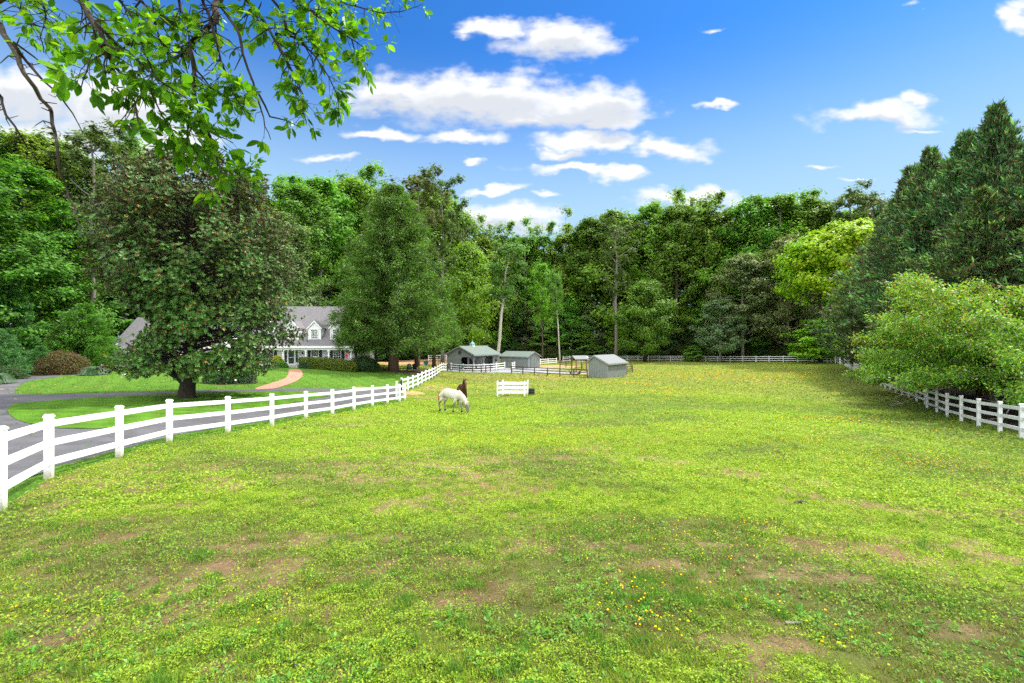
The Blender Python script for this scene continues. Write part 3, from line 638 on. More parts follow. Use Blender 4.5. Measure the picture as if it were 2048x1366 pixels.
# gable triangles
ez = 2.62; rz_ = 8.15; ry_ = PD+BD*0.5-0.2; knee_y = 2.2; knee_z = 3.95
front = [(-0.35, ez), (knee_y, knee_z), (ry_, rz_), (PD+BD+0.35, ez-.05)]
wall_b.prism([(PD+.05, 2.7), (knee_y+.1, knee_z-.15), (ry_, rz_-.2), (PD+BD-.05, 2.7)], -W+.03, -.05, 'x')
wall = hp(wall_b, 'wall', M_siding)
rb = MB(); th = 0.16
outer = [(-0.35, ez), (1.2, 3.22), (knee_y, 3.98), (ry_, rz_), (PD+BD+.35, ez-.05)]
inner = [(y_, z_-th) for y_, z_ in outer]
for i in range(len(outer)-1):
    rb.prism([outer[i], outer[i+1], inner[i+1], inner[i]], -W-.25, .3, 'x')
roof = hp(rb, 'roof', M_roofh)
ft = MB(); ft.b2(-W-.27, .32, -0.42, -0.36, ez-.24, ez+.01); ft.b2(-W-.2, .1, -.14, .14, ez-.50, ez-.24); ft.b2(-W, 0, .14, PD-.01, ez-.3, ez-.26)
hp(ft, 'fascia', M_trim)
pf = MB(); pf.b2(-W+.3, .1, -.35, PD-.01, -.16, 0.0); hp(pf, 'porch_floor', M_trim)
pbs = MB(); pbs.b2(-W+.34, .06, -.30, PD-.02, -.9, -.162); hp(pbs, 'porch_base', M_brickp)
def X(px, Z=58.0): return at(px, Z)-hx0
for px in (702.3, 657.7, 612, 566.5, 521):
    cb = MB(); cx_ = X(px); cb.b2(cx_-.15, cx_+.15, -.15, .15, 0, .18); cb.lathe([(.125, .18), (.125, .5), (.115, 1.9), (.12, ez-.68)], (cx_, 0, 0), 10); cb.b2(cx_-.16, cx_+.16, -.16, .16, ez-.68, ez-.5)
    hp(cb, 'porch_column', M_trim)
def window(cx_, yw, z0, z1, w, nx, ny, shutters=True, parent=None, curtain=False):
    fb = MB(); t = .09
    fb.b2(cx_-w/2-t, cx_-w/2, yw-.06, yw-.002, z0-t, z1+t); fb.b2(cx_+w/2, cx_+w/2+t, yw-.06, yw-.002, z0-t, z1+t)
    fb.b2(cx_-w/2, cx_+w/2, yw-.06, yw-.002, z1, z1+t); fb.b2(cx_-w/2, cx_+w/2, yw-.06, yw-.002, z0-t, z0)
    f_ = fb.build('window', M_trim, parent or house)
    g_ = MB(); g_.b2(cx_-w/2, cx_+w/2, yw-.02, yw-.004, z0, z1); g_.build('pane', M_glass, f_)
    mu = MB()
    for i in range(1, nx): mu.b2(cx_-w/2+w*i/nx-.018, cx_-w/2+w*i/nx+.018, yw-.042, yw-.022, z0, z1)
    for i in range(1, ny): hh = .03 if i == ny//2 else .018; mu.b2(cx_-w/2, cx_+w/2, yw-.048, yw-.024, z0+(z1-z0)*i/ny-hh, z0+(z1-z0)*i/ny+hh)
    mu.build('muntin', M_trim, f_)
    if shutters:
        for s in (-1, 1):
            s_ = MB(); c0 = cx_+s*(w/2+t+.21); s_.b2(c0-.19, c0+.19, yw-.05, yw-.003, z0-.08, z1+.06); s_.build('shutter', M_shutter, parent or house)
Zw = 58+PD
for px in (630, 674.5):
    window(X(px, Zw), PD, .35, 2.12, .92, 3, 6)
window(X(540, Zw), PD, .35, 2.12, .92, 3, 6); window(X(500, Zw), PD, .35, 2.12, .92, 3, 6)
# door with sidelights
dcx = X(583, Zw); db = MB()
db.b2(dcx-1.02, dcx+1.02, PD-.07, PD-.003, 2.12, 2.34); db.b2(dcx-1.02, dcx-.9, PD-.07, PD-.003, 0, 2.12); db.b2(dcx+.9, dcx+1.02, PD-.07, PD-.003, 0, 2.12)
db.b2(dcx-.56, dcx-.48, PD-.07, PD-.003, 0, 2.12); db.b2(dcx+.48, dcx+.56, PD-.07, PD-.003, 0, 2.12); db.b2(dcx-.9, dcx-.56, PD-.05, PD-.003, 0, .45); db.b2(dcx+.56, dcx+.9, PD-.05, PD-.003, 0, .45)
hp(db, 'door_frame', M_trim)
d_ = MB(); d_.b2(dcx-.48, dcx+.48, PD-.045, PD-.003, 0, 2.12); door = hp(d_, 'door', M_trim)
g_ = MB(); g_.b2(dcx-.36, dcx+.36, PD-.055, PD-.047, .28, 1.95); g_.build('glass', M_glass, door)
g_ = MB(); g_.b2(dcx-.4, dcx+.4, PD-.07, PD-.058, 1.08, 1.14); g_.b2(dcx-.42, dcx-.38, PD-.12, PD-.057, .95, 1.05); g_.build('handle', M_trim, door)
for s in (-1, 1):
    g_ = MB(); g_.b2(dcx+s*.73-.14, dcx+s*.73+.14, PD-.03, PD-.004, .45, 2.05); g_.build('sidelight', M_glass, house)
g_ = MB(); lx = X(605.5, Zw); g_.lathe([(.03, 0), (.09, .06), (.10, .3), (.03, .38)], (lx, PD-.12, 1.5), 6); g_.b2(lx-.03, lx+.03, PD-.12, PD-.003, 1.6, 1.7); g_.build('wall_lantern', M_blackm, house)
# steps
sb_ = MB()
for i in range(3): sb_.b2(dcx-1.0, dcx+1.15, -.35-.34*(i+1), -.35-.34*i-.002, -.95, -.17-.16*i)
hp(sb_, 'steps', M_brickp)
# dormers
def dormer(px):
    cx_ = X(px, 59.5); w = 1.62; yf = 1.55; z0 = 3.42; z1 = 5.05; zt = 5.92; w2 = w/2
    b_ = MB(); yb = 4.9
    b_.prism([(cx_-w2, z0-.3), (cx_+w2, z0-.3), (cx_+w2, z1), (cx_, zt-.1), (cx_-w2, z1)], yf, yb, 'y')
    d = b_.build('dormer', M_siding, house)
    r_ = MB()
    for s in (-1, 1):
        r_.prism([(cx_, zt+.04), (cx_+s*(w2+.17), z1-.10), (cx_+s*(w2+.17), z1-.22), (cx_, zt-.09)], yf-.14, yb+.1, 'y')
    r_.build('dormer_roof', M_roofh, d)
    t_ = MB()
    for s in (-1, 1):
        t_.prism([(cx_, zt+.035), (cx_+s*(w2+.165), z1-.11), (cx_+s*(w2+.165), z1-.29), (cx_, zt-.17)], yf-.17, yf-.143, 'y')
        t_.b2(cx_+s*(w2-.13), cx_+s*(w2+.01), yf-.03, yf-.002, z0+.02, z1-.12)
    t_.b2(cx_-w2, cx_+w2, yf-.035, yf-.004, z1-.22, z1-.06); t_.b2(cx_-w2-.05, cx_+w2+.05, yf-.06, yf-.003, z0-.09, z0+.02)
    t_.build('dormer_trim', M_trim, d)
    window(cx_, yf, z0+.16, z1-.3, .80, 4, 4, False, d)
for px in (629, 672.5, 584, 540): dormer(px)
cm = MB(); cx_ = -W*.86; cm.b2(cx_-.5, cx_+.5, ry_-.4, ry_+.4, 7.2, 9.0); cm.b2(cx_-.58, cx_+.58, ry_-.48, ry_+.48, 9.0, 9.15); hp(cm, 'chimney', M_brickp)
# left wing
wx1 = X(440, 56); wx0 = X(221.5, 55); wyf = -3.0
wb = MB(); wb.b2(wx0+.3, -W+.02, wyf+.3, 4.2, -.6, 2.6); 
wb.prism([(wyf+.35, 2.55), (.9, 6.0), (4.1, 2.55)], wx0+.35, -W, 'x'); hp(wb, 'wing_wall', M_siding)
wr = MB(); o_ = [(wyf-.1, 2.55), (.9, 6.3), (4.5, 2.5)]
for i in range(2): wr.prism([o_[i], o_[i+1], (o_[i+1][0], o_[i+1][1]-.15), (o_[i][0], o_[i][1]-.15)], wx0, -W+.5, 'x')
hp(wr, 'wing_roof', M_roofh)
wf = MB(); wf.b2(wx0-.02, -W+.5, wyf-.18, wyf-.11, 2.32, 2.56); hp(wf, 'gutter', M_trim)
# things on the porch
def rocking_chair(px, mat, label):
    c = empty('rocking_chair', (at(px, 59.2), 59.2, floor), 0.0, label, 'chair')
    b = MB()
    for s in (-1, 1):
        b.tube([(s*.27, -.45, .09), (s*.27, -.1, .02), (s*.27, .3, .02), (s*.27, .55, .12)], .022, 5)
    b.build('rocker', mat, c)
    for sx in (-1, 1):
        for y0 in (-.25, .25):
            l = MB(); l.box((sx*.27, y0, .32 if y0 < 0 else .3), (.05, .05, .6)); l.build('leg', mat, c)
    l = MB(); l.box((0, 0, .42), (.52, .5, .05)); l.build('seat', mat, c)
    l = MB()
    for k in range(6): l.box((-.21+.084*k, .33, .83), (.05, .025, .75), rx=-.22)
    l.box((0, .41, 1.18), (.54, .04, .09), rx=-.22); l.build('backrest', mat, c)
    for s in (-1, 1):
        l = MB(); l.box((s*.29, 0, .64), (.08, .56, .03)); l.build('armrest', mat, c)
rocking_chair(628, M_trim, 'white rocking chair on the porch in front of the left shuttered window')
rocking_chair(651, M_blackm, 'dark rocking chair on the porch between the two shuttered windows')
pt = empty('potted_fern', (at(604, 59.3), 59.3, floor), 0, 'large green fern in a pot on the porch beside the front door', 'plant')
MB().lathe([(.16, 0), (.24, .45), (.26, .5), (.2, .5)], seg=12).build('pot', M_black, pt)
ds = empty('doormat', (dcx+hx0, 57.95+PD-.6, floor+.004), 0, 'dark doormat lying on the porch at the front door', 'mat')
MB().box((0, 0, .012), (.9, .5, .02)).build('mat_pad', M_black, ds)
fg = empty('flag', (at(697, 58.3), 58.05, floor+1.55), 0, 'small red flag on a pole at the right end of the porch', 'flag')
MB().tube([(.28, 0, -.3), (-.35, -.25, .55)][::-1], .018, 5).build('flagpole', M_trim, fg)
m_ = MB(); 
pts = [(.10, -.08, -.02), (-.18, -.18, .36), (-.30, -.16, -.1), (-.42, -.10, -.35)]
m_.add([(.22,-.05,.12),(.0,-.12,.3),(-.28,-.1,-.2),(-.45,-.05,-.48),(-.18,-.06,-.42),(.08,-.07,-.15)], [(0,1,2,3,4,5)])
fo = m_.build('cloth', M_red, fg); sm_ = fo.modifiers.new('thickness', 'SOLIDIFY'); sm_.thickness = .01

# ------------------------------------------------------------------ sheds
def shed_frame(name, B, A, C, label, cat):
    """local x runs from corner B along the gable wall towards A; local y from B along the eave wall towards C"""
    pass
def gable_shed(name, B, gdir, gw, length, eave, ridge, ridge_off, over, mats, label, cat, eave_far=None, zb=None):
    """B: near corner. x axis: along gable wall away from B; y axis: along eave wall."""
    gx_ = Vector(gdir).normalized(); ang_ = math.atan2(gx_.y, gx_.x)
    z0 = zb if zb is not None else min(hz(*B), hz(B[0]+gx_.x*gw, B[1]+gx_.y*gw))
    return empty(name, (B[0], B[1], z0), ang_, label, cat)
# frames: local +x along gable (towards left/back), local -y or +y away: rotation keeps x->gdir, y = rot90(gdir); we need y to point AWAY from camera along the eave wall
# right shed: gable runs from B to A (left and back); eave wall runs right and back -> y axis = -rot90(gdir) => use mirrored local y (negative)
rs_B = (13.9, 66.0); rs_g = Vector((-2.43, 2.0)).normalized()
rs = empty('run_in_shed', (rs_B[0], rs_B[1], hz(*rs_B)-.02), math.atan2(rs_g.y, rs_g.x), 'grey board shed with pale roof at the right end of the brown fence', 'shed')
GW, LN = 3.15, 6.2; rid = 2.25; EH = 2.12; RH = 3.22; EF = 2.42
b = MB(); t = .1
b.prism([(0, 0), (GW, 0), (GW, EF), (rid, RH), (0, EH)], 0, -t, 'y')       # gable wall facing the camera
b.build('gable_wall', M_shed, rs)
b = MB(); b.prism([(0, 0), (GW, 0), (GW, EF), (rid, RH), (0, EH)], -LN, -LN+t, 'y'); b.build('gable_wall', M_shed, rs)
b = MB(); b.b2(0.002, t, -t-.002, -LN+t+.002, 0, EH); b.build('side_wall', M_shed2, rs)
b = MB(); b.b2(GW-t, GW-.002, -t-.002, -1.4, 0, EF); b.b2(GW-t, GW-.002, -LN+1.4, -LN+t+.002, 0, EF); b.b2(GW-t, GW-.002, -1.4, -LN+1.4, EF-.4, EF); b.build('side_wall', M_shed2, rs)
b = MB(); tt = .09
sl = (RH-EH)/rid; s2 = (RH-EF)/(GW-rid)
P_ = [(-.22, EH-.22*sl+.02), (rid, RH+.02), (GW+.25, EF-.25*s2+.02)]
b.prism([P_[0], P_[1], (P_[1][0], P_[1][1]+tt), (P_[0][0], P_[0][1]+tt)], .18, -LN-.18, 'y'); b.prism([P_[1], P_[2], (P_[2][0], P_[2][1]+tt), (P_[1][0], P_[1][1]+tt)], .18, -LN-.18, 'y')
b.build('roof', M_roofgrey, rs)
b = MB(); b.b2(-.25, -.222, .2, -LN-.2, P_[0][1]-.12, P_[0][1]+.08)
b.beam((P_[0][0], .2, P_[0][1]-.04), (P_[1][0], .2, P_[1][1]-.04), .035, .12); b.beam((P_[1][0], .2, P_[1][1]-.04), (P_[2][0], .2, P_[2][1]-.04), .035, .12); b.build('trim', M_shedt, rs)
for cx_ in (0, GW): MB().b2(cx_-.05, cx_+.05, .02, .03, 0, EH-.02).build('corner_board', M_shedt, rs)

# second shed (green roof): B near corner at the right of the long front; long wall runs left/back
s2B = (2.99, 87.0); s2g = Vector((.648, .762)).normalized()
s2_ = empty('storage_shed', (s2B[0], s2B[1], hz(*s2B)-.02), math.atan2(s2g.y, s2g.x), 'long grey shed with green roof and crossed double doors, beside the open barn', 'shed')
GW, LN = 3.9, 7.0; EH = 2.3; RH = 3.15
for y0, y1 in ((0, .1), (LN-.1, LN)):
    MB().prism([(0, 0), (GW, 0), (GW, EH), (GW/2, RH), (0, EH)], y0, y1, 'y').build('gable_wall', M_shed, s2_)
b = MB(); b.b2(.002, .1, .1, 5.5, 0, EH); b.b2(.002, .1, 5.5, LN-.1, 2.0, EH); b.build('side_wall', M_shed2, s2_)
MB().b2(.03, .09, 5.52, LN-.12, 0, 1.98).build('sliding_door', M_shedt, s2_)
MB().b2(GW-.1, GW-.002, .1, LN-.1, 0, EH).build('side_wall', M_shed2, s2_)
b = MB(); sl = (RH-EH)/(GW/2)
for s in (0, 1):
    f = (lambda x_: GW-x_) if s else (lambda x_: x_)
    b.prism([(f(-.25), EH-.25*sl+.02), (f(GW/2), RH+.02), (f(GW/2), RH+.11), (f(-.25), EH-.25*sl+.11)], -.2, LN+.2, 'y')
b.build('roof', M_roofg, s2_)
b = MB(); b.b2(-.28, -.252, -.2, LN+.2, EH-.25*sl-.08, EH-.25*sl+.1)
b.beam((-.25, -.22, EH-.25*sl), (GW/2, -.22, RH), .03, .13); b.beam((GW+.25, -.22, EH-.25*sl), (GW/2, -.22, RH), .03, .13); b.build('trim', M_shedt, s2_)
for x0 in (1.0, 1.96):
    d = MB(); d.b2(x0, x0+.94, -.05, -.003, .05, 2.15); d = d.build('door', M_shed, s2_)
    c_ = MB(); z0, z1 = .08, 2.1
    for a_, b_ in (((x0+.04, z0), (x0+.04, z1)), ((x0+.9, z0), (x0+.9, z1)), ((x0, z0+.03), (x0+.94, z0+.03)), ((x0, z1), (x0+.94, z1)), ((x0, 1.1), (x0+.94, 1.1)),
                   ((x0+.05, z0), (x0+.9, 1.08)), ((x0+.9, z0), (x0+.05, 1.08)), ((x0+.05, 1.12), (x0+.9, z1)), ((x0+.9, 1.12), (x0+.05, z1))):
        c_.beam((a_[0], -.066, a_[1]), (b_[0], -.066, b_[1]), .028, .07)
    c_.build('cross_brace', M_shedt, d)

# barn with open porch corner and cupola
bB = (-6.9, 82.0); bg_ = Vector((-5.27, 3.2)).normalized()
barn = empty('horse_barn', (bB[0], bB[1], hz(*bB)-.02), math.atan2(bg_.y, bg_.x), 'grey barn with open stalls, green roof and a small cupola', 'barn')
GW, LN = 6.2, 8.2; EH = 2.95; RH = 4.35; 
# local x: along the gable to the left; local y negative: along the eave side to the right/back
b = MB()
b.prism([(2.9, 0), (GW, 0), (GW, EH), (GW/2, RH), (0, EH), (0, 2.45), (.35, 2.45), (2.55, 2.45), (2.9, 2.1)], 0, -.12, 'y')
b.build('gable_wall', M_shed, barn)
MB().prism([(0, 0), (GW, 0), (GW, EH), (GW/2, RH), (0, EH)], -LN, -LN+.12, 'y').build('gable_wall', M_shed, barn)
MB().b2(GW-.12, GW-.002, -.12, -LN+.12, 0, EH).build('side_wall', M_shed2, barn)
b = MB(); b.b2(.002, .12, -.12, -LN+1.9, 2.5, EH); b.b2(.002, .12, -LN+1.9, -LN+.12, 0, EH); b.build('side_wall', M_shed2, barn)
b = MB(); b.b2(2.0, 2.1, -.9, -LN+.15, 0, EH); b.build('inner_wall', M_shedt, barn)
MB().b2(1.98, 2.0, -1.4, -2.7, 0, 2.2).build('dark_stall_panel', M_dark, barn)  # flat near-black panel drawn as the dark stall interior
MB().b2(.2, 2.0, -2.9, -3.0, 0, EH-.2).build('partition', M_shedt, barn)
MB().b2(.15, 2.0, -3.1, -LN+1.95, 0.001, .02).build('stall_floor', M_soil, barn)
for (px_, py_) in ((.09, -.09), (.09, -3.2)):
    p_ = MB(); p_.b2(px_-.09, px_+.09, py_-.09, py_+.09, 0, 2.5); p_ = p_.build('post', M_shedt, barn)
    q = MB(); q.beam((px_, py_-.1, 1.85), (px_, py_-.7, 2.45), .1, .1); q.beam((px_+.1, py_, 1.85), (px_+.7, py_, 2.45), .1, .1); q.build('brace', M_shedt, p_)
b = MB(); sl = (RH-EH)/(GW/2)
for s in (0, 1):
    f = (lambda x_: GW-x_) if s else (lambda x_: x_)
    b.prism([(f(-.4), EH-.4*sl+.02), (f(GW/2), RH+.02), (f(GW/2), RH+.13), (f(-.4), EH-.4*sl+.13)], .35, -LN-.35, 'y')
b.build('roof', M_roofg, barn)
b = MB(); b.b2(-.43, -.402, .35, -LN-.35, EH-.4*sl-.1, EH-.4*sl+.1)
b.beam((-.4, .37, EH-.4*sl), (GW/2, .37, RH), .03, .15); b.beam((GW+.4, .37, EH-.4*sl), (GW/2, .37, RH), .03, .15); b.build('trim', M_shedt, barn)
cu = MB(); cyy = -LN*.47; cu.b2(GW/2-.35, GW/2+.35, cyy-.35, cyy+.35, RH-.15, RH+.55); cu = cu.build('cupola', M_trim, barn)
q = MB(); q.b2(GW/2-.37, GW/2+.37, cyy-.25, cyy+.25, RH+.18, RH+.5); q.b2(GW/2-.25, GW/2+.25, cyy-.37, cyy+.37, RH+.18, RH+.5); q.build('louver', M_copper, cu)
q = MB(); q.lathe([(.56, RH+.55), (.35, RH+.72), (.12, RH+.95), (.03, RH+1.2), (.02, RH+1.35)], (GW/2, cyy, 0), 4); q.build('cupola_roof', M_copper, cu)
q = MB(); 
for k in range(12):
    a1 = 2*math.pi*k/12; q.beam((GW/2+.0, .02, 3.25), (GW/2+.32*math.cos(a1), .02, 3.25+.32*math.sin(a1)), .03, .03)
for k in range(16):
    a1 = 2*math.pi*k/16; a2 = 2*math.pi*(k+1)/16; q.beam((GW/2+.34*math.cos(a1), .02, 3.25+.34*math.sin(a1)), (GW/2+.34*math.cos(a2), .02, 3.25+.34*math.sin(a2)), .04, .05)
q.build('round_vent', M_blackm, barn)
MB().lathe([(.2, 0), (.2, .34), (.17, .35)], (-.18, -LN+1.0, 1.5), 10).build('wall_bucket', M_blackm, barn)

# ------------------------------------------------------------------ fences
def post_mesh(w, h, cap=True):
    b = MB(); b.b2(-w/2, w/2, -w/2, w/2, -.25, h-.03 if cap else h)
    if cap:
        b.b2(-w/2-.012, w/2+.012, -w/2-.012, w/2+.012, h-.03, h); b.prism([(-w/2-.01, h), (w/2+.01, h), (0, h+.035)], -w/2-.01, w/2+.01, 'y')
    return b
def fence(name, pts, label, mat, H=1.34, w=.127, rails=(1.17, .76, .35), rh=.14, rt=.04, group=None, near=True, cap=True, extra=None):
    base = Vector((pts[0][0], pts[0][1], hz(*pts[0])))
    f = empty(name, base, 0, label, 'fence', group)
    proto = None
    for i, p in enumerate(pts):
        a = Vector(pts[max(i-1, 0)]); c = Vector(pts[min(i+1, len(pts)-1)]); d = c-a
        if proto is None: proto = o = post_mesh(w, H, cap).build('post', M_whitep if mat is M_white else mat, f)
        else: o = proto.copy(); COL.objects.link(o); o.parent = f
        o.location = (p[0]-base.x, p[1]-base.y, hz(*p)-base.z); o.rotation_euler = (0, 0, math.atan2(d.y, d.x))
    for i in range(len(pts)-1):
        a = Vector((pts[i][0]-base.x, pts[i][1]-base.y, hz(*pts[i])-base.z)); c = Vector((pts[i+1][0]-base.x, pts[i+1][1]-base.y, hz(*pts[i+1])-base.z))
        if near:
            for r_ in rails: MB().beam(a+Vector((0, 0, r_)), c+Vector((0, 0, r_)), rt, rh).build('rail', mat, f)
        else:
            b = MB()
            for r_ in rails: b.beam(a+Vector((0, 0, r_)), c+Vector((0, 0, r_)), rt, rh)
            b.build('rail_section', mat, f)
    return f
l1 = wxy(L1); l1 = [(-8.3+.35, 4.9)] + l1[1:]
fence('rail_fence', l1, 'long white three rail fence between the driveway and the paddock, nearest the camera', M_white)
fence('rail_fence', wxy(L2), 'white three rail fence running up from the black gate to the barn yard', M_white)
RF = [(2130,905,15.6),(2043,876,18),(1999.7,864.9,20.1),(1957,853.9,21.9),(1922,842.9,24.2),(1894,833.7,26.3),(1873,824,28.7),(1853.7,816.5,31)]
rf_pts = wxy(RF); rf_pts.insert(5, (rf_pts[4][0]+.35, rf_pts[4][1]+.35))
a = Vector(rf_pts[-1]); kn = [Vector((28.8, 31)), Vector((37.3, 45.5)), Vector((46.2, 60)), Vector((58.5, 80)), Vector((61.3, 87.5))]
for i in range(len(kn)-1):
    n_ = max(1, round((kn[i+1]-kn[i]).length/2.45))
    for t_ in range(1, n_+1): rf_pts.append(tuple(kn[i].lerp(kn[i+1], t_/n_)))
fence('rail_fence', rf_pts, 'weathered white fence along the right side of the paddock under the trees', M_whitew, near=False)
far_px = [(1680,86.5),(1654,88),(1624,90.2),(1594.7,92.4),(1566.5,94.7),(1538,97),(1512,99),(1485.5,101),(1460,103),(1435,105),(1410.6,107),(1386.7,108.5),(1363.6,109.7),(1340.7,111),(1318.4,112.5),(1297,114),(1276,115.5),(1255,117),(1235,118.6),(1215,120),(1195,121.5),(1176,123),(1158,125),(1140,127),(1122,129),(1105.8,130),(1089.5,131),(1073,132),(1057,133)]
fence('rail_fence', [(at(p, z_), z_) for p, z_ in far_px], 'white fence across the far end of the paddock before the woods', M_whitew, near=False)
fence('rail_fence', [(at(p, z_), z_) for p, z_ in ((857,100),(869.5,100.5),(881.5,101),(893,101.5))], 'white fence piece on orange soil left of the barn', M_white, near=False)
fence('rail_fence', [(at(p, z_), z_) for p, z_ in ((790,136),(806,136),(822,137),(838,138),(854,139),(870,140),(886,141),(900,142))], 'distant white fence seen under the branches left of the barn', M_whitew, near=False)
fence('rail_fence', [(at(p, z_), z_) for p, z_ in ((902,79.8),(926,79.0),(948,79.3),(968.5,80.8),(992.5,83),(1009.5,85.5))], 'white fence along the gravel yard in front of the barn', M_white, near=False)
fence('rail_fence', [(at(p, z_), z_) for p, z_ in ((1024.6,84),(1029.5,86))], 'short white fence stub beside the gate of the long shed', M_white, near=False)
fence('rail_fence', [(at(p, z_), z_) for p, z_ in ((1080.5,96),(1096,98),(1113,100))], 'short white fence right of the long green roofed shed', M_white, near=False)
fence('rail_fence', [(at(p, z_), z_) for p, z_ in ((1126,108),(1140,112))], 'short white fence behind the timber shelter', M_white, near=False)
bf = dict(H=1.28, w=.13, rails=(1.16, .78, .40), rh=.12, rt=.035, near=False, cap=False)
fence('board_fence', [(at(p, z_), z_) for p, z_ in ((894.7,76.5),(919.3,75.6),(945.3,74.8),(962.4,75.0),(971.5,76.8),(980.8,78.6))], 'dark brown board fence in front of the barn yard, left of the opening', M_wood, **bf)
fence('board_fence', [(at(p, z_), z_) for p, z_ in ((1023,74),(1045.8,72.2),(1069,71.3),(1095,70),(1119.7,69),(1147.7,67.5),(1174.6,66.3))], 'dark brown board fence between the yard opening and the lone grey shed', M_wood, **bf)
fence('board_fence', [(at(p, z_), z_) for p, z_ in ((1253.5,75),(1265,77.5),(1262,84))], 'short brown fence sticking out behind the right shed', M_wood, **bf)
fence('board_fence', [(at(p, z_), z_) for p, z_ in ((1120,92),(1132,91),(1144,90))], 'brown fence panel left of the timber shelter', M_wood, **bf)

# black gate between the two left fences
ga = Vector((at(798, 36.2), 36.2)); gb = Vector((at(804.2, 41.3), 41.3))
gz0 = hz(*ga); gate = empty('farm_gate', (ga.x, ga.y, gz0), 0, 'black metal gate closing the gap between the two white fences', 'gate')
d = Vector((gb.x-ga.x, gb.y-ga.y, hz(*gb)-gz0)); b = MB()
for h_ in (.2, .42, .62, .84, 1.06, 1.28): b.tube([Vector((0, 0, h_)), d+Vector((0, 0, h_))], .022, 6)
b.build('bar', M_blackm, gate)
b = MB()
for t_ in (0, .2, .4, .6, .8, 1.0): b.tube([d*t_+Vector((0, 0, .2)), d*t_+Vector((0, 0, 1.28))], .025, 6)
b.build('upright', M_blackm, gate)
b = MB()
for h_ in (.3, .5, .95, 1.15):
    for t_ in (.1, .3, .5, .7, .9):
        b.tube([d*(t_-.07)+Vector((0, 0, h_-.08)), d*t_+Vector((.05, 0, h_+.08)), d*(t_+.07)+Vector((0, 0, h_-.08))], .016, 5)
b.build('scrollwork', M_blackm, gate)
gpp = empty('gate_post', (ga.x-.12, ga.y-.3, hz(ga.x-.12, ga.y-.3)), 0, 'white square post at the near end of the black gate', 'post')
post_mesh(.127, 1.45).build('shaft', M_white, gpp)
# metal gate by the long shed
mg0 = Vector((at(1010.5, 85.8), 85.8)); mg1 = Vector((at(1023, 84.2), 84.2)); z0 = hz(*mg0)
mg = empty('farm_gate', (mg0.x, mg0.y, z0), 0, 'grey metal gate in front of the long green roofed shed', 'gate'); d = Vector((mg1.x-mg0.x, mg1.y-mg0.y, hz(*mg1)-z0)); b = MB()
for h_ in (.2, .45, .7, .95, 1.2): b.tube([Vector((0, 0, h_)), d+Vector((0, 0, h_))], .025, 5)
b.build('bar', M_shedt, mg); b = MB()
for t_ in (0, .5, 1): b.tube([d*t_+Vector((0, 0, .2)), d*t_+Vector((0, 0, 1.2))], .025, 5)
b.build('upright', M_shedt, mg)

# white hurdle in the paddock and the tyres beside it
j = G(1022, 792); jz = j.y
jp = empty('jump_wing', (at(995, jz-.3), jz-.3, hz(at(995, jz-.3), jz-.3)), 0, 'free standing white three rail box fence in the open paddock', 'hurdle')
jw = at(1049, jz-.3)-at(995, jz-.3)
cn = [(0, 0), (jw, -.25), (jw+.3, .75), (.45, 1.0)]
for (x_, y_) in cn:
    o = post_mesh(.127, 1.35).build('post', M_white, jp); o.location = (x_, y_, 0)
for a_, b_ in ((0, 1), (1, 2), (2, 3), (3, 0)):
    for r_ in (1.12, .74, .36): MB().beam((cn[a_][0], cn[a_][1], r_), (cn[b_][0], cn[b_][1], r_), .04, .16).build('rail', M_white, jp)
MB().b2(.3, jw-.1, .05, .8, 0, .03).build('ground_pad', M_soil, jp)
tpos = G(1062, 790.5)
for k, (r_, z_, nm) in enumerate(((.34, .0, 'lowest'), (.32, .2, 'second from the bottom'), (.29, .4, 'topmost'))):
    ty = empty('tyre', (tpos.x+.02*k, tpos.y, tpos.z+z_), k*.7, f'black tyre beside the white box fence, {nm} of its stack of three', 'tyre', 'stacked black tyres')
    MB().lathe([(r_*.6, 0), (r_*.93, 0), (r_, .05), (r_, .14), (r_*.93, .19), (r_*.6, .19), (r_*.55, .1), (r_*.6, 0)], seg=20).build('tread', M_black, ty, smooth=False)
# ------------------------------------------------------------------ trees
def leaf_cloud(cl, cr, n_per, L, W, cols, upbias=.5, droop=0.0, flat=.8, var=.18, light=None, w=None, out_c=None):
    """leaves gathered in clumps: cl (N,3) centres, cr (N,) radii"""
    N_ = len(cl); n = N_*n_per
    d = unit(rng.normal(0, 1, (n, 3))); rr = np.abs(rng.normal(.62, .38, (n, 1)))
    pos = np.repeat(cl, n_per, 0) + d*rr*np.repeat(cr, n_per)[:, None]*np.array([1, 1, flat])
    if out_c is not None:
        o = unit(pos-out_c); nrm = unit(d*.5+o*.6+np.array([0, 0, upbias])+rng.normal(0, .35, (n, 3)))
    else: nrm = unit(d*.7+np.array([0, 0, upbias])+rng.normal(0, .4, (n, 3)))
    t = unit(np.cross(nrm, rng.normal(0, 1, (n, 3)))); t[:, 2] -= droop; t = unit(t)
    l = L*rng.uniform(.65, 1.3, n)
    V, Fc = leafquads(pos-t*l[:, None]*.5, t, nrm, l, l*(W/L)*rng.uniform(.8, 1.2, n), .5, .12)
    c = pal(n, cols, w, var)
    cj = np.repeat(rng.uniform(.82, 1.18, (N_, 1)), n_per, 0); c = c*cj     # each clump a little lighter or darker leafed
    return V, np.repeat(np.clip(c, .003, .95), 4, 0)
def finish_crown(name, parts, mat, parent):
    V = np.concatenate([p[0] for p in parts]); C = np.concatenate([p[1] for p in parts])
    return np_mesh(name, V, np.arange(len(V)).reshape(-1, 4), 4, mat, parent, col=C)
def wob(p, a): return Vector((p[0]+random.uniform(-a, a), p[1]+random.uniform(-a, a), p[2]+random.uniform(-a*.5, a*.5)))
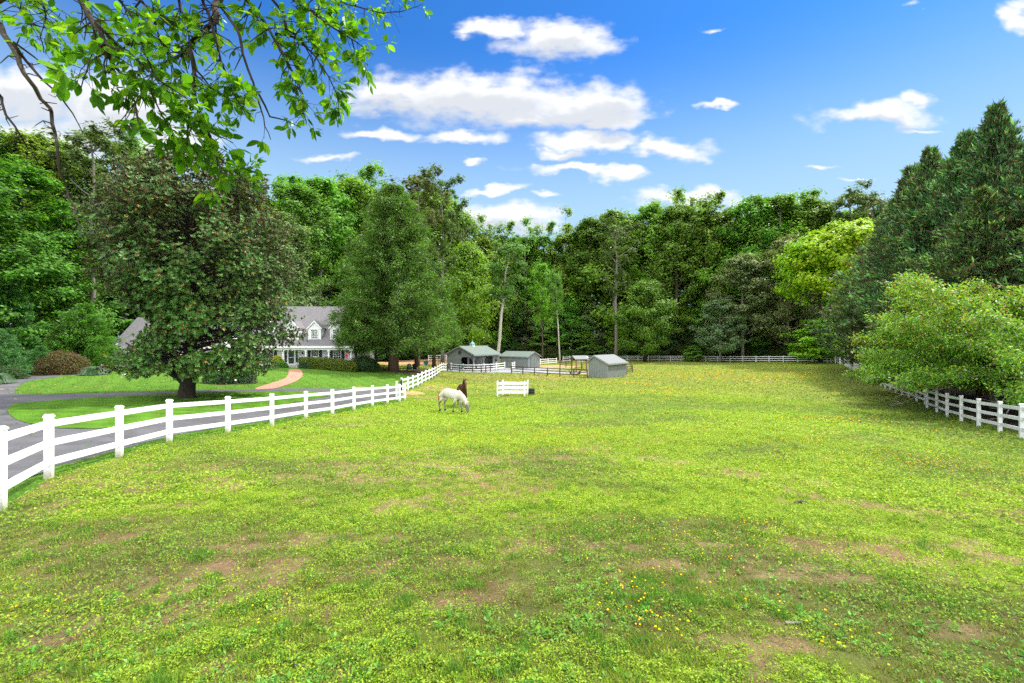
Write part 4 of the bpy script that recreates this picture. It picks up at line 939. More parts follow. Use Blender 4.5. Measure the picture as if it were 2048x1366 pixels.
def limb_pts(start, az, el0, el1, L, seg=5, wb=.15):
    pts = [Vector(start)]
    for k in range(seg):
        t = k/(seg-1); el = el0+(el1-el0)*t; s = L/seg
        pts.append(wob(pts[-1]+Vector((math.cos(az)*math.cos(el)*s, math.sin(az)*math.cos(el)*s, math.sin(el)*s)), wb*s*.6)); az += random.uniform(-.25, .25)
    return pts
def decid(name, seed, H, base, R_, nl, cols, clr=1.3, nper=60, L=.42, W=.3, r0=.32, prof='oval', bark=None, el=(.5, 1.1), mat=None, lean=0, flat=.75, fork=False, gap=.0, up=.5, low=0, trunk_bend=.02):
    random.seed(seed); global rng; rng = np.random.default_rng(seed)
    t = bpy.data.objects.new(name, None); link(t)
    tb = MB(); pts = [Vector((0, 0, -.4))]; n = 9
    for k in range(1, n+1):
        z = H*.93*k/n; pts.append(Vector((lean*z+random.uniform(-1, 1)*trunk_bend*H*.4*(k/n), random.uniform(-1, 1)*trunk_bend*H*.4*(k/n), z)))
    tb.tube(pts, [r0*1.35]+[r0*(1-.9*k/n)**.8+.02 for k in range(1, n+1)], 8)
    cl, cr = [], []
    for i in range(nl):
        f = (i+random.random()*.7)/nl; zf = base+(0.97-base)*f
        u_ = f
        p_ = {'oval': math.sin(math.pi*min(1, .18+.80*u_))**.7, 'vase': .35+.65*u_ if u_ < .75 else (1-(u_-.75)/.25*.55), 'cone': 1-.88*u_, 'dome': (1-u_**2.2)**.6, 'column': .55+.45*math.sin(math.pi*min(1, .1+.85*u_))}[prof]
        z = zf*H*.93; k = min(n-1, int(z/(H*.93)*n)); st = pts[k].lerp(pts[k+1], (z/(H*.93)*n)-k)
        az = i*2.39996+random.uniform(-.4, .4); Lm = R_*max(.12, p_)*random.uniform(.75, 1.15)
        e0 = el[0]*random.uniform(.7, 1.2); e1 = el[1]*random.uniform(.6, 1.1)
        lp = limb_pts(st, az, e0, e1, Lm/max(.35, math.cos((e0+e1)/2)), 5)
        rr = max(.03, r0*.45*(1-.7*u_)); tb.tube(lp, [rr*(1-.17*q) for q in range(6)], 5, cap=False)
        for s in range(2, 6):
            if random.random() < gap: continue
            c_ = wob(lp[s], clr*.35); cl.append(c_); cr.append(clr*random.uniform(.6, 1.15)*(.7+.4*p_))
            if s >= 3 and random.random() < .8:
                sp_ = limb_pts(lp[s-1], az+random.choice((-1, 1))*random.uniform(.6, 1.2), e0*.8, e1, Lm*.45, 3)
                tb.tube(sp_, [rr*.4, rr*.3, rr*.2, rr*.15], 4, cap=False)
                cl.append(sp_[-1]); cr.append(clr*random.uniform(.5, 1.0)); cl.append(sp_[2]); cr.append(clr*random.uniform(.45, .8))
    for q in range(16):
        a_ = q*2.4; rt = R_*.48*math.sqrt((q+.3)/16); e_ = pts[-1]+Vector((math.cos(a_)*rt, math.sin(a_)*rt, -R_*.42*((q+.3)/16)+random.uniform(-.3, .5))); cl.append(e_); cr.append(clr*random.uniform(.55, .85)); tb.tube([pts[-2].lerp(pts[-1], .4), e_], [.05, .02], 4, cap=False)
    tk = tb.build('trunk', bark or M_bark, t, smooth=True)
    cl = np.array([tuple(c) for c in cl]); cr = np.array(cr)
    finish_crown('crown', [leaf_cloud(cl, cr, nper, L, W, cols, up, flat=flat, out_c=np.array([0, 0, H*(base+.3)]))], mat or M_leaf, t)
    t['H'] = H; return t
GRN = [(.105,.22,.024),(.14,.29,.03),(.18,.36,.045),(.07,.16,.018)]
GRN2 = [(.16,.29,.03),(.21,.37,.04),(.11,.22,.022)]
LIME = [(.30,.44,.015),(.38,.50,.02),(.22,.36,.015)]
OLIVE = [(.13,.19,.055),(.17,.23,.09),(.08,.14,.03),(.30,.33,.17)]
DARK = [(.022,.055,.014),(.03,.07,.018),(.04,.085,.02)]
PROTO = {}
def P0(key, fn):
    PROTO[key] = [fn, False, None]
P0('poplar_a', lambda: decid('tulip_tree', 1, 32, .38, 5.2, 22, GRN2, 1.35, 96, .40, .30, .36, 'oval', M_barkg, (.75, 1.2), gap=.08))
P0('poplar_b', lambda: decid('tulip_tree', 2, 30, .42, 4.6, 18, GRN2, 1.25, 92, .40, .30, .34, 'vase', M_bark, (.85, 1.25), gap=.12))
P0('poplar_c', lambda: decid('tulip_tree', 3, 34, .30, 5.6, 26, GRN, 1.45, 92, .42, .30, .40, 'oval', M_bark, (.7, 1.1), gap=.05))
P0('poplar_s', lambda: decid('tulip_tree', 4, 32, .45, 5.4, 16, [(.09,.15,.03),(.12,.18,.04),(.07,.12,.025)], 1.05, 64, .38, .28, .32, 'vase', M_barkg, (.6, 1.2), gap=.28))
P0('oak', lambda: decid('broadleaf_tree', 5, 22, .14, 6.6, 30, GRN, 1.7, 110, .36, .26, .38, 'dome', M_bark, (.15, .7)))
P0('oak_b', lambda: decid('broadleaf_tree', 6, 18, .10, 5.2, 26, GRN2, 1.5, 105, .34, .25, .30, 'oval', M_barkd, (.1, .8)))
P0('maple_l', lambda: decid('maple', 7, 26, .06, 7.4, 46, [(.075,.20,.018),(.105,.26,.022),(.14,.31,.03),(.05,.14,.014)], 1.55, 90, .34, .28, .42, 'dome', M_barkd, (-.05, .55), flat=.5, up=1.1))
P0('lime', lambda: decid('maple', 8, 20, .46, 6.0, 24, LIME, 1.5, 100, .40, .34, .3, 'dome', M_barkd, (.3, .95), flat=.6, up=.9))
P0('locust', lambda: decid('locust_tree', 9, 23, .12, 5.6, 30, OLIVE, 1.35, 90, .36, .24, .28, 'dome', M_barkg, (.3, .8), flat=.7))
P0('holly', lambda: decid('holly_tree', 10, 10, .02, 3.3, 30, DARK+[(.05,.11,.02)], 1.15, 62, .36, .26, .16, 'cone', M_barkd, (-.1, .4)))
P0('dogwood', lambda: decid('understory_tree', 11, 7, .12, 3.8, 20, [(.06,.16,.02),(.09,.21,.03),(.12,.26,.035)], .95, 70, .34, .24, .10, 'dome', M_barkd, (.05, .3), flat=.35, up=1.2))
P0('bush', lambda: decid('woodland_shrub', 12, 4.2, .02, 2.7, 20, [(.045,.11,.018),(.065,.15,.022),(.03,.08,.015)], 1.0, 60, .30, .22, .06, 'dome', M_barkd, (.1, .7), up=.8))
P0('palegum', lambda: decid('bare_trunk_tree', 13, 26, .50, 4.6, 14, [(.10,.19,.03),(.13,.23,.035)], 1.4, 62, .45, .34, .36, 'vase', M_barkp, (.5, 1.0), lean=.10, gap=.15, trunk_bend=.035))
P0('scrub', lambda: decid('scrub_pine', 14, 15, .05, 3.0, 30, [(.035,.07,.03),(.05,.09,.035),(.06,.06,.03)], .95, 60, .36, .10, .16, 'cone', M_barkr, (-.15, .3)))
def plant(key, px, Z, ytop=None, label=None, cat='tree', group=None, scale=None, wide=1.0, rz=None, x=None, tint=None, name=None, sink=.15):
    fn, used, _ = PROTO[key]
    if not used: o = fn(); PROTO[key][1] = True; PROTO[key][2] = o
    else: o = copy_tree(PROTO[key][2])
    X_ = at(px, Z) if x is None else x; z = hz(X_, Z)
    s = scale if scale is not None else ((683-ytop)/F*Z - z)/(PROTO[key][2]['H']*.985)
    o.location = (X_, Z, z-sink); o.scale = (s*wide, s*wide, s); o.rotation_euler = (0, 0, random.uniform(0, 6.28) if rz is None else rz)
    if name: o.name = name
    tag(o, label, cat, group)
    if group is None and 'group' in o: del o['group']
    if tint:
        for c in o.children:
            if c.name.startswith('crown'): c.color = tuple(tint)+(1,)
    else:
        for c in o.children: c.color = (1, 1, 1, 1)
    return o
SKY_ = [(-300,230),(0,243),(60,252),(120,265),(170,245),(200,272),(235,262),(290,305),(330,340),(420,370),(540,392),(570,368),(610,348),(690,345),(740,362),(780,345),(860,337),(905,358),(920,440),(950,462),(1000,464),(1100,465),(1140,457),(1170,428),(1220,412),(1262,440),(1290,405),(1360,400),(1440,415),(1465,440),(1490,386),(1550,378),(1620,388),(1690,372),(1750,382),(1785,440),(1850,430),(2048,400),(2500,400)]
def sky_y(px): return float(np.interp(px, [a[0] for a in SKY_], [a[1] for a in SKY_]))
def zf(px): return float(np.interp(px, [-400,0,100,200,300,600,780,900,1000,1255,1435,1654,1750,1900,2600], [52,58,61,66,72,80,100,118,135,125,112,96,90,64,34]))
R_ = random.Random(99)
SEC = [(-500, 215, 'tall leafy green tree in the woods left of the house', 'woods left of the house'),
       (215, 650, 'tall green tree rising in the woods behind the house roof', 'woods behind the house'),
       (650, 925, 'tall tree in the woods behind the big conifer', 'woods behind the big conifer'),
       (925, 1150, 'slim green tree in the woods behind the barn and sheds', 'woods behind the barn'),
       (1150, 1480, 'tall tree in the woods beyond the middle of the far fence', 'woods beyond the far fence, middle'),
       (1480, 3000, 'tall tree in the woods beyond the right end of the far fence', 'woods beyond the far fence, right')]
NEAR = [(-900, 330, 'left of the magnolia'), (330, 640, 'behind the house'), (640, 925, 'behind the big conifer'), (925, 962, 'above the left half of the barn'), (962, 1003, 'above the right half of the barn'), (1003, 1045, 'behind the left half of the long shed'), (1045, 1090, 'behind the doors of the long shed'), (1090, 1150, 'behind the timber shelter'),
        (1150, 1215, 'behind the left half of the lone shed'), (1215, 1260, 'behind the right half of the lone shed'), (1260, 1310, 'just right of the lone shed'), (1310, 1360, 'well right of the lone shed'), (1360, 1400, 'over the low bright bush'), (1400, 1445, 'left of the olive locust'), (1445, 1490, 'under the left side of the olive locust'), (1490, 1535, 'under the right side of the olive locust'), (1535, 1580, 'below the tall pale blossomed locust'), (1580, 1630, 'left of the lime maple'), (1630, 1690, 'under the lime maple'), (1690, 4000, 'beside the dark conifers')]
def near(px):
    for a, b, l in NEAR:
        if a <= px < b: return l
LOOK = {'holly': 'dark cone shaped tree', 'scrub': 'ragged dark pine', 'dogwood': 'small flat layered tree', 'oak_b': 'slim bushy tree', 'oak': 'round bushy tree', 'locust': 'grey green bushy tree', 'poplar_a': 'tall pale stemmed tree', 'poplar_b': 'tall narrow tree', 'poplar_c': 'tall full crowned tree', 'poplar_s': 'tall thin leaved tree', 'bush': 'low rounded shrub'}
def sec(px):
    for a, b, l, g_ in SEC:
        if a <= px < b: return l, g_
# front skyline trees, tall
random.seed(5)
row = [(1180,8,'poplar_c',430,1.15),(1228,6,'poplar_a',410,1.2),(1300,9,'poplar_a',402,1.15),(1352,7,'poplar_c',399,1.15),(1415,8,'poplar_b',408,1.2),(1462,14,'poplar_b',432,1.0),(1505,8,'poplar_c',383,1.1),(1560,10,'poplar_a',378,1.15),(1625,12,'poplar_c',385,1.05),(1700,12,'poplar_s',370,1.1),(1745,10,'poplar_s',380,1.0),
       (1130,10,'poplar_b',458,1.1),(1090,12,'poplar_b',462,1.1),(1050,9,'poplar_a',464,1.1),(1005,8,'poplar_b',460,1.15),(965,8,'oak_b',466,.9),(925,4,'poplar_s',444,.7),
       (590,2,'poplar_c',352,1.2),(640,6,'poplar_a',343,1.15),(700,8,'poplar_c',346,1.15),(745,9,'poplar_b',362,1.1),(835,-22,'poplar_s',334,1.1),(885,-24,'poplar_s',342,.9),(540,2,'poplar_a',398,1.1),(480,6,'poplar_b',372,1),(420,4,'poplar_c',365,1),(355,5,'poplar_a',350,1),
       (250,2,'poplar_s',262,1.0),(185,-4,'poplar_s',243,1.1),(120,2,'poplar_c',262,1),(300,2,'poplar_b',305,1.0),(60,1,'poplar_a',250,1.0),(-10,2,'poplar_c',240,1.1),(-90,3,'poplar_a',235,1.1),(-180,3,'poplar_c',235,1.1)]
ORD = ['leftmost', 'second from the left', 'third from the left', 'fourth from the left', 'fifth from the left', 'sixth from the left', 'seventh from the left', 'eighth from the left', 'ninth from the left', 'tenth from the left', 'eleventh from the left', 'twelfth from the left']
cnt = {}; row.sort()
FRONT = {'woods left of the house': 'tall front tree against the sky left of the magnolia', 'woods behind the house': 'tall front tree against the sky behind the house', 'woods behind the big conifer': 'tall thin leaved tree behind the big conifer',
         'woods behind the barn': 'slim front tree against the sky behind the barn', 'woods beyond the far fence, middle': 'tall front tree against the sky right of the sheds', 'woods beyond the far fence, right': 'tall front tree against the sky near the lime maple'}
for px, dz, key, yt, wd in row:
    l, g_ = sec(px); cnt[g_] = cnt.get(g_, -1)+1; l = FRONT[g_]+', '+ORD[cnt[g_]]; plant(key, px, zf(px)+dz, yt, l, group=g_, wide=wd, tint=[R_.uniform(.85, 1.2), R_.uniform(.88, 1.12), R_.uniform(.85, 1.1)])
# deeper rows fill the woods
GRN_UP = 1.25
for rowi, (dz, dy) in enumerate(((16, 12), (30, 22), (48, 26))):
    px = -260.0
    while px < 1900:
        Z = zf(px)+dz+R_.uniform(-3, 4); step = F/Z*R_.uniform(6.5, 10.5)
        if px > 1100 or rowi < 2 or px < 650:
            key = R_.choice(['poplar_a', 'poplar_b', 'poplar_c', 'poplar_c', 'oak', 'poplar_s'])
            yt = sky_y(px)+dy+(75 if px < 345 else 0)+R_.uniform(0, 40); g_ = 'deep woods '+near(px); l = LOOK[key]+(' within the woods ', ' deeper in the woods ', ' in the far woods ')[rowi]+near(px)
            plant(key, px, Z, yt, l, group=g_, wide=R_.uniform(.95, 1.2), tint=[R_.uniform(.9, 1.4), R_.uniform(.95, 1.3), R_.uniform(.9, 1.2)])
        px += step
# middle storey along the edge
SEC2 = lambda px: (('bushy green tree at the edge of the woods left of the house', 'edge trees left of the house') if px < 330 else ('bushy green tree at the edge of the woods behind the house', 'edge trees behind the house') if px < 925
                   else ('dark bushy tree at the foot of the woods behind the barn and sheds', 'edge trees behind the barn') if px < 1200 else ('dark bushy tree at the foot of the woods just beyond the far white fence', 'edge trees beyond the far fence'))
for rowi, (dz, hs, keys) in enumerate(((3, (8, 14), ['holly', 'scrub', 'dogwood', 'oak_b']), (8, (13, 21), ['oak', 'oak_b', 'oak', 'scrub', 'locust']))):
    px = 250.0 if rowi == 0 else 120.0
    while px < 1800:
        Z = zf(px)+dz+R_.uniform(-1.5, 2.5); h_ = R_.uniform(*hs)
        if 330 < px < 640: h_ = min(h_, 10)
        key = R_.choice(keys); X_ = at(px, Z); g0 = hz(X_, Z); yt = 683-(h_+g0)/Z*F; g_ = 'edge trees '+near(px); l = LOOK[key]+(' at the woods edge ', ' just inside the woods ')[rowi]+near(px)
        dk = 1.1 if rowi == 0 else 1.15
        plant(key, px, Z, max(yt, sky_y(px)+30), l, group=g_, wide=1.15, tint=[dk*R_.uniform(.8, 1.15), dk*R_.uniform(.85, 1.12), dk*R_.uniform(.8, 1.2)])
        px += F/Z*R_.uniform(3.6, 6.0)*(1 if rowi == 0 else 1.35)
# shrubs right behind the far fence
for px0, px1, lab, g_ in ((925, 1200, 'low green shrub at the foot of the woods behind the barn and sheds', 'shrubs behind the barn'), (1200, 1690, 'low green shrub just behind the far white fence', 'shrubs behind the far fence'), (700, 925, 'low green shrub at the foot of the woods left of the barn', 'shrubs left of the barn')):
    px = px0
    while px < px1:
        Z = zf(px)+R_.uniform(-3.5, .5); key = R_.choice(['bush', 'bush', 'dogwood']); plant(key, px, Z, None, ('low rounded shrub' if key == 'bush' else 'low layered shrub')+' before the woods '+near(px), 'shrub', 'shrubs '+near(px), scale=R_.uniform(.55, 1.15), wide=1.2, tint=[R_.uniform(.7, 1.5), R_.uniform(.7, 1.25), 1], name='woodland_shrub')
        px += F/Z*R_.uniform(2.6, 4.6)
# characteristic single trees
plant('lime', 1695, 84.5, 432, 'bright lime green maple beside the dark conifers at the right', wide=.98)
plant('lime', 1640, 89, 455, 'second bright lime maple, half hidden left of the brightest one', wide=.85, tint=(.85, .95, 1))
plant('dogwood', 1640, 87, 630, 'small yellow green tree low in front of the far woods, right part', tint=(2.2, 1.9, .8), wide=1.1)
plant('locust', 1485, 104, 497, 'olive grey rounded locust tree with pale blossom, centre right', wide=1.15, tint=(1, 1, 1))
plant('locust', 1575, 101, 458, 'tall olive tree with pale blossom between the locust and the lime maple', wide=.95, tint=(1.05, 1, 1))
plant('locust', 1440, 102, 590, 'low grey green spreading tree in front of the far woods', wide=1.35, tint=(.8, .95, 1.1))
plant('oak_b', 1290, 108, 555, 'mid green leaning tree in front of the far woods, behind the lone shed', wide=1.1, tint=(.78, .82, .9))
plant('dogwood', 1385, 106.5, 688, 'small bright green bush just behind the far white fence', 'shrub', wide=1.1, tint=(1.7, 1.5, 1))
plant('poplar_c', 1085, 112, 520, 'fresh green tree above the timber shelter', wide=.75, tint=(1.3, 1.35, .9))
plant('palegum', 994, 98, 480, 'tree with a long pale leaning trunk behind the long shed', rz=0, tint=(.9, 1, 1))
plant('palegum', 1120, 104, 540, 'tree with a pale forked trunk left of the timber shelter', rz=3.6, tint=(1, 1.1, 1), wide=.62)
plant('poplar_s', 1232, 116, 438, 'tall tree with grey forked limbs showing through thin leaves', rz=1.6, wide=1.2, tint=(.9, 1, 1))
plant('oak_b', 935, 108, 478, 'tree with a straight dark trunk behind the barn', wide=.85, tint=(1.1, 1.1, .9))
plant('oak', 1374, 134, 520, 'dark round tree filling the gap behind the olive locust')
plant('oak', 1300, 136, 500, 'dark round tree deep behind the leaning green tree')
plant('locust', 560, 72, 410, 'soft grey green tree between the magnolia and the tall woods', wide=1.0, tint=(.75, .9, .7))
# left edge: big layered maples
plant('maple_l', 40, 53, 300, 'large bright green maple with layered foliage at the left edge', wide=1.05, tint=(1, 1, 1))
plant('maple_l', 128, 60, 385, 'bright green maple leaning towards the magnolia, right of the largest one', wide=.8, tint=(1.05, 1.03, 1))
plant('maple_l', -70, 46, 255, 'large green maple partly cut off by the left edge', wide=1.0, tint=(.9, .98, 1))
plant('maple_l', -140, 50, 380, 'big green maple just beyond the left edge', wide=1.0)
plant('maple_l', 18, 47, 560, 'lower blue green maple in front of the layered maples at the left', wide=.95, tint=(.62, .86, 1.7))

def conifer(name, seed, H, R_, nb, cols, L, W, nper, el=(.1, .6), r0=.3, bark=None, power=1.0, mat=None, droop=0.0, base=.03, spray=.5, tips=None, clr=.8, skirt=1.0, rvar=(.72, 1.12)):
    """cone of feathery sprays on real branches"""
    random.seed(seed); global rng; rng = np.random.default_rng(seed)
    t = bpy.data.objects.new(name, None); link(t)
    tb = MB(); tb.tube([(0, 0, -.3), (0, 0, H*.3), (.05, 0, H*.7), (0, 0, H*.99)], [r0*1.3, r0*.8, r0*.4, .02], 8)
    P_, D_, S_ = [], [], []
    for i in range(nb):
        f = (i+random.random())/nb; z = H*(base+(.975-base)*f**.85); fr = (z/H-base)/(1-base)
        Rm = R_*((1-fr)**power)*(skirt+(1-skirt)*min(1, fr/.18))*(random.uniform(*rvar) if random.random() < .85 else random.uniform(1.05, 1.35))+.12
        az = i*2.39996+random.uniform(-.3, .3); e0 = el[0]+random.uniform(-.12, .12); e1 = el[1]+random.uniform(-.15, .2)+.35*fr
        lp = limb_pts((0, 0, z), az, e0, e1, Rm/max(.4, math.cos((e0+e1)/2)), 5, .1)
        tb.tube(lp, [max(.012, .05*(1-fr)+.02)*(1-.18*q) for q in range(6)], 4, cap=False)
        for s in range(1, 6):
            w_ = 1 if s >= 3 else .6
            for q in range(1 if s < 3 else 2):
                c_ = wob(lp[s], clr*.55*min(1, Rm/2.5)); P_.append(c_); d = (lp[s]-lp[max(0, s-1)]).normalized(); D_.append(d); S_.append(clr*w_*min(1, .25+Rm/3)*random.uniform(.7, 1.2))
    P_ = np.array([tuple(p) for p in P_]); D_ = np.array([tuple(p) for p in D_]); S_ = np.array(S_)
    N_ = len(P_); n = N_*nper
    dd = unit(rng.normal(0, 1, (n, 3))); pos = np.repeat(P_, nper, 0)+dd*(rng.uniform(.1, 1, (n, 1)))*np.repeat(S_, nper)[:, None]*np.array([1, 1, .7])
    outw = unit(np.concatenate([pos[:, :2], np.full((n, 1), .001)], 1))
    dr = unit(np.repeat(D_, nper, 0)*.7+outw*.35+rng.normal(0, spray, (n, 3))+np.array([0, 0, -droop]))
    nm = unit(np.cross(dr, rng.normal(0, 1, (n, 3)))+np.array([0, 0, .6])+outw*.3)
    l = L*rng.uniform(.5, 1.3, n)*np.where(rng.uniform(0, 1, n) < .12, 1.8, 1.0); V, _ = leafquads(pos, dr, nm, l, np.minimum(l*W/L, W*1.3), .45, .1)
    c = pal(n, cols, var=.2)*np.repeat(rng.uniform(.6, 1.4, (N_, 1)), nper, 0)
    if tips is not None:
        ti = rng.uniform(0, 1, n) < tips[0]; c[ti] = pal(int(ti.sum()), tips[1])
    tb.build('trunk', bark or M_barkr, t, smooth=True)
    np_mesh('crown', V, np.arange(4*n).reshape(n, 4), 4, mat or M_leaf_soft, t, col=np.repeat(np.clip(c, .003, .9), 4, 0))
    t['H'] = H; return t
LEY = [(.045,.12,.042),(.07,.18,.058),(.12,.26,.085),(.03,.075,.03),(.18,.34,.12),(.07,.05,.028)]
P0('ley_a', lambda: conifer('leyland_cypress', 21, 22, 7.2, 280, LEY, .40, .12, 30, (.40, .9), .35, clr=.78, power=1.12, rvar=(.55, 1.2), tips=(.14, [(.10,.06,.035),(.13,.085,.05)]), spray=.42, skirt=.85))
P0('ley_b', lambda: conifer('leyland_cypress', 22, 20, 6.3, 240, LEY, .38, .12, 30, (.45, 1.0), .32, clr=.72, power=1.15, rvar=(.5, 1.2), tips=(.10, [(.10,.06,.035),(.13,.085,.05)]), spray=.42, skirt=.85))
for i, (px, Z, yt, key, wd) in enumerate(((1790,61,402,'ley_a',1.0),(1824,56,336,'ley_b',.85),(1860,52,300,'ley_a',.72),(1896,49,322,'ley_b',.8),(1932,45,268,'ley_a',.72),(1992,41,214,'ley_b',.72),(2062,36,296,'ley_a',.8),(2125,33,300,'ley_b',.9),(2220,29,280,'ley_a',1.0),(1738,68,520,'ley_b',1.4),(1855,47,420,'ley_b',1.25),(1965,37,380,'ley_a',1.2))):
    nm = ['first from the left of the dark conifer row, over the far corner', 'second dark conifer from the left in the row at the right', 'third dark conifer from the left, narrow tip', 'fourth dark conifer from the left, short double tip', 'fifth dark conifer from the left, below the tallest', 'tallest dark blue green conifer, pointed top at the right',
          'dark conifer at the right edge of the picture, beside the tallest', 'dark conifer just cut off by the right edge', 'dark conifer beyond the right edge behind the cherry trees', 'low wide dark conifer at the far right corner of the paddock', 'broad dark conifer in front of the row, above the far cherry tree', 'broad dark conifer in front of the row, above the middle cherry tree'][i]
    plant(key, px, Z, yt, nm, group='row of dark conifers at the right', wide=wd, tint=(R_.uniform(.85, 1.1), R_.uniform(.9, 1.1), R_.uniform(.9, 1.1)))
# big feathery conifer by the house
CED = [(.07,.18,.025),(.10,.235,.035),(.14,.29,.045),(.05,.13,.02)]
P0('cedar', lambda: conifer('tall_conifer', 31, 24.5, 8.6, 500, CED, .27, .09, 54, (-.05, .35), .55, M_barkr, power=.78, clr=.95, droop=.55, base=.10, spray=.45, tips=(.05, [(.12,.07,.03)]), skirt=.85, rvar=(.72, 1.1)))
plant('cedar', 787, 60, 371, 'huge soft green conifer with several trunks beside the house', rz=.5, wide=1.02)
P0('cedar_s', lambda: conifer('slim_conifer', 32, 13, 4.2, 150, CED, .30, .11, 30, (-.1, .3), .28, M_barkr, power=.6, clr=.95, droop=.5, base=.26, spray=.5, skirt=.9))
plant('cedar_s', 712, 59.5, 600, 'smaller conifer whose branches hang over the right end of the house roof', wide=.9)
plant('cedar_s', 752, 62.5, 560, 'thin trunked conifer left of the huge conifer', wide=.75)
plant('cedar_s', 868, 74, 560, 'conifer with a reddish trunk on orange soil near the barn', wide=.9)
plant('cedar_s', 833, 73, 540, 'conifer with a thick reddish trunk behind the garden chairs', wide=.9)
def bare(pts, rad, name, label, mat=M_barkd, forks=()):
    b = MB(); b.tube(pts, rad, 8)
    for f in forks: b.tube(f, [rad[-1]*.9, rad[-1]*.6, rad[-1]*.3], 6)
    return b

# front bushy conical spruce etc. at the left drive
P0('cone_bush', lambda: conifer('conical_evergreen', 41, 9, 3.6, 190, [(.085,.20,.022),(.12,.26,.03),(.06,.15,.02)], .22, .10, 34, (.0, .35), .16, M_barkd, power=.75, clr=.7, base=.01, spray=.55))
plant('cone_bush', 168, 47.5, 607, 'bright green conical evergreen left of the house wing', rz=1, wide=1.05)
plant('cone_bush', 118, 46, 655, 'shorter green evergreen behind the purple bush', rz=2, wide=1.0, tint=(.9, .9, 1))
plant('cone_bush', 82, 42.5, 690, 'soft blue green evergreen bush beside the drive', wide=1.25, tint=(.85, .95, 2.2))
plant('cone_bush', -6, 38, 655, 'pale blue green evergreen at the left edge by the drive', wide=1.1, tint=(1.0, 1.05, 3.0))

def bush_mesh(name, seed, rx, ry, h, n, L, W, cols, mat=None, stems=True, loc=(0, 0, 0), label=None, cat='shrub', group=None, rag=.25, box=False):
    random.seed(seed); global rng; rng = np.random.default_rng(seed)
    t = empty(name, loc, 0, label, cat, group)
    d = unit(rng.normal(0, 1, (n, 3))); d[:, 2] = np.abs(d[:, 2]); rr = rng.uniform(.55, 1.0, n)**.5
    nz = .5+1.0*fbm(d[:, 0]*3+5, d[:, 1]*3+d[:, 2]*2.5, seed, 3)
    if box:
        e = 4.0; s_ = (np.abs(d[:, 0])**e+np.abs(d[:, 1])**e+np.abs(d[:, 2])**e)**(-1/e); d2 = d*s_[:, None]
    else: d2 = d
    pos = d2*(rr*(1-rag+rag*nz))[:, None]*np.array([rx, ry, h])+np.array([0, 0, .03])
    nm = unit(d+rng.normal(0, .5, (n, 3))+np.array([0, 0, .3])); tt = unit(np.cross(nm, rng.normal(0, 1, (n, 3))))
    l = L*rng.uniform(.6, 1.3, n); V, _ = leafquads(pos, tt, nm, l, l*W/L)
    np_mesh('foliage', V, np.arange(4*n).reshape(n, 4), 4, mat or M_leaf, t, col=np.repeat(pal(n, cols, var=.25), 4, 0))
    b = MB()
    for k in range(7):
        a = k*.9; b.tube([(0.1*math.cos(a)*rx, .1*math.sin(a)*ry, -.1), (.35*math.cos(a)*rx, .35*math.sin(a)*ry, h*.35), (.6*math.cos(a)*rx, .6*math.sin(a)*ry, h*.6)], [.04, .03, .015], 5)
    b.build('stems', M_barkd, t); return t
HEDGE = [(.10,.17,.02),(.15,.21,.025),(.06,.12,.015),(.19,.22,.03)]
for i, (px, rx, hh, lb) in enumerate(((623,1.5,1.35,'clipped hedge shrub, leftmost in front of the porch, beside the brick path'),(646,1.55,1.4,'clipped hedge shrub in front of the porch, second from the path'),(670,1.5,1.35,'clipped hedge shrub in front of the porch, third from the path'),(692,1.4,1.25,'clipped hedge shrub at the right end of the porch'))):
    g_ = onG(px, 55.6); bush_mesh('hedge_shrub', 50+i, rx, 1.1, hh, 5200, .13, .08, HEDGE, loc=g_, label=lb, group='hedge in front of the porch', box=True)
bush_mesh('dark_shrub', 55, .75, .8, .8, 3000, .12, .08, [(.03,.08,.03),(.04,.10,.04)], loc=onG(612, 55), label='low dark green shrub where the brick path meets the steps')
bush_mesh('dark_shrub', 56, 2.2, 1.8, 2.0, 6000, .16, .09, DARK, loc=onG(727, 57.5), label='dark green shrub under the conifers right of the porch')
bush_mesh('yellow_shrub', 57, .8, .7, 1.5, 2500, .15, .09, [(.5,.48,.03),(.30,.36,.03)], loc=onG(556, 55), label='yellow leaved shrub by the porch, left of the brick path')
bush_mesh('green_shrub', 58, .8, .8, .8, 2600, .13, .08, [(.08,.20,.03),(.11,.25,.03)], loc=onG(562, 54.5), label='bright green shrub left of the brick path')
bush_mesh('yellow_shrub', 59, 1.0, .6, .55, 2500, .14, .08, [(.55,.5,.03),(.35,.4,.03)], loc=onG(275, 49), label='yellow leaved ground shrub beneath the left side of the magnolia')
bush_mesh('burgundy_shrub', 60, 2.35, 1.8, 2.15, 11000, .13, .08, [(.11,.035,.03),(.15,.06,.035),(.09,.11,.025),(.13,.15,.03),(.07,.09,.025)], loc=onG(124, 42.5), label='rounded shrub with mixed purple and green leaves by the drive')
bush_mesh('dark_shrub', 61, 3.0, 1.6, 1.2, 7000, .15, .09, [(.03,.07,.02),(.05,.10,.025)], loc=onG(-25, 37), label='low dark shrub bed at the left edge beyond the drive')
bush_mesh('magnolia_sapling', 62, 1.9, 1.7, 2.1, 6500, .19, .08, [(.025,.06,.02),(.04,.09,.03),(.02,.045,.018)], mat=M_mag, loc=onG(460, 37), label='small dark glossy bush in a mulch ring behind the magnolia')
drape('mulch_ring', [(at(460, 37)+2.0*math.cos(a), 37+1.9*math.sin(a)) for a in np.linspace(0, 6.28, 14)[:-1]], M_soil, 0.03, .4, world=True, it=1)
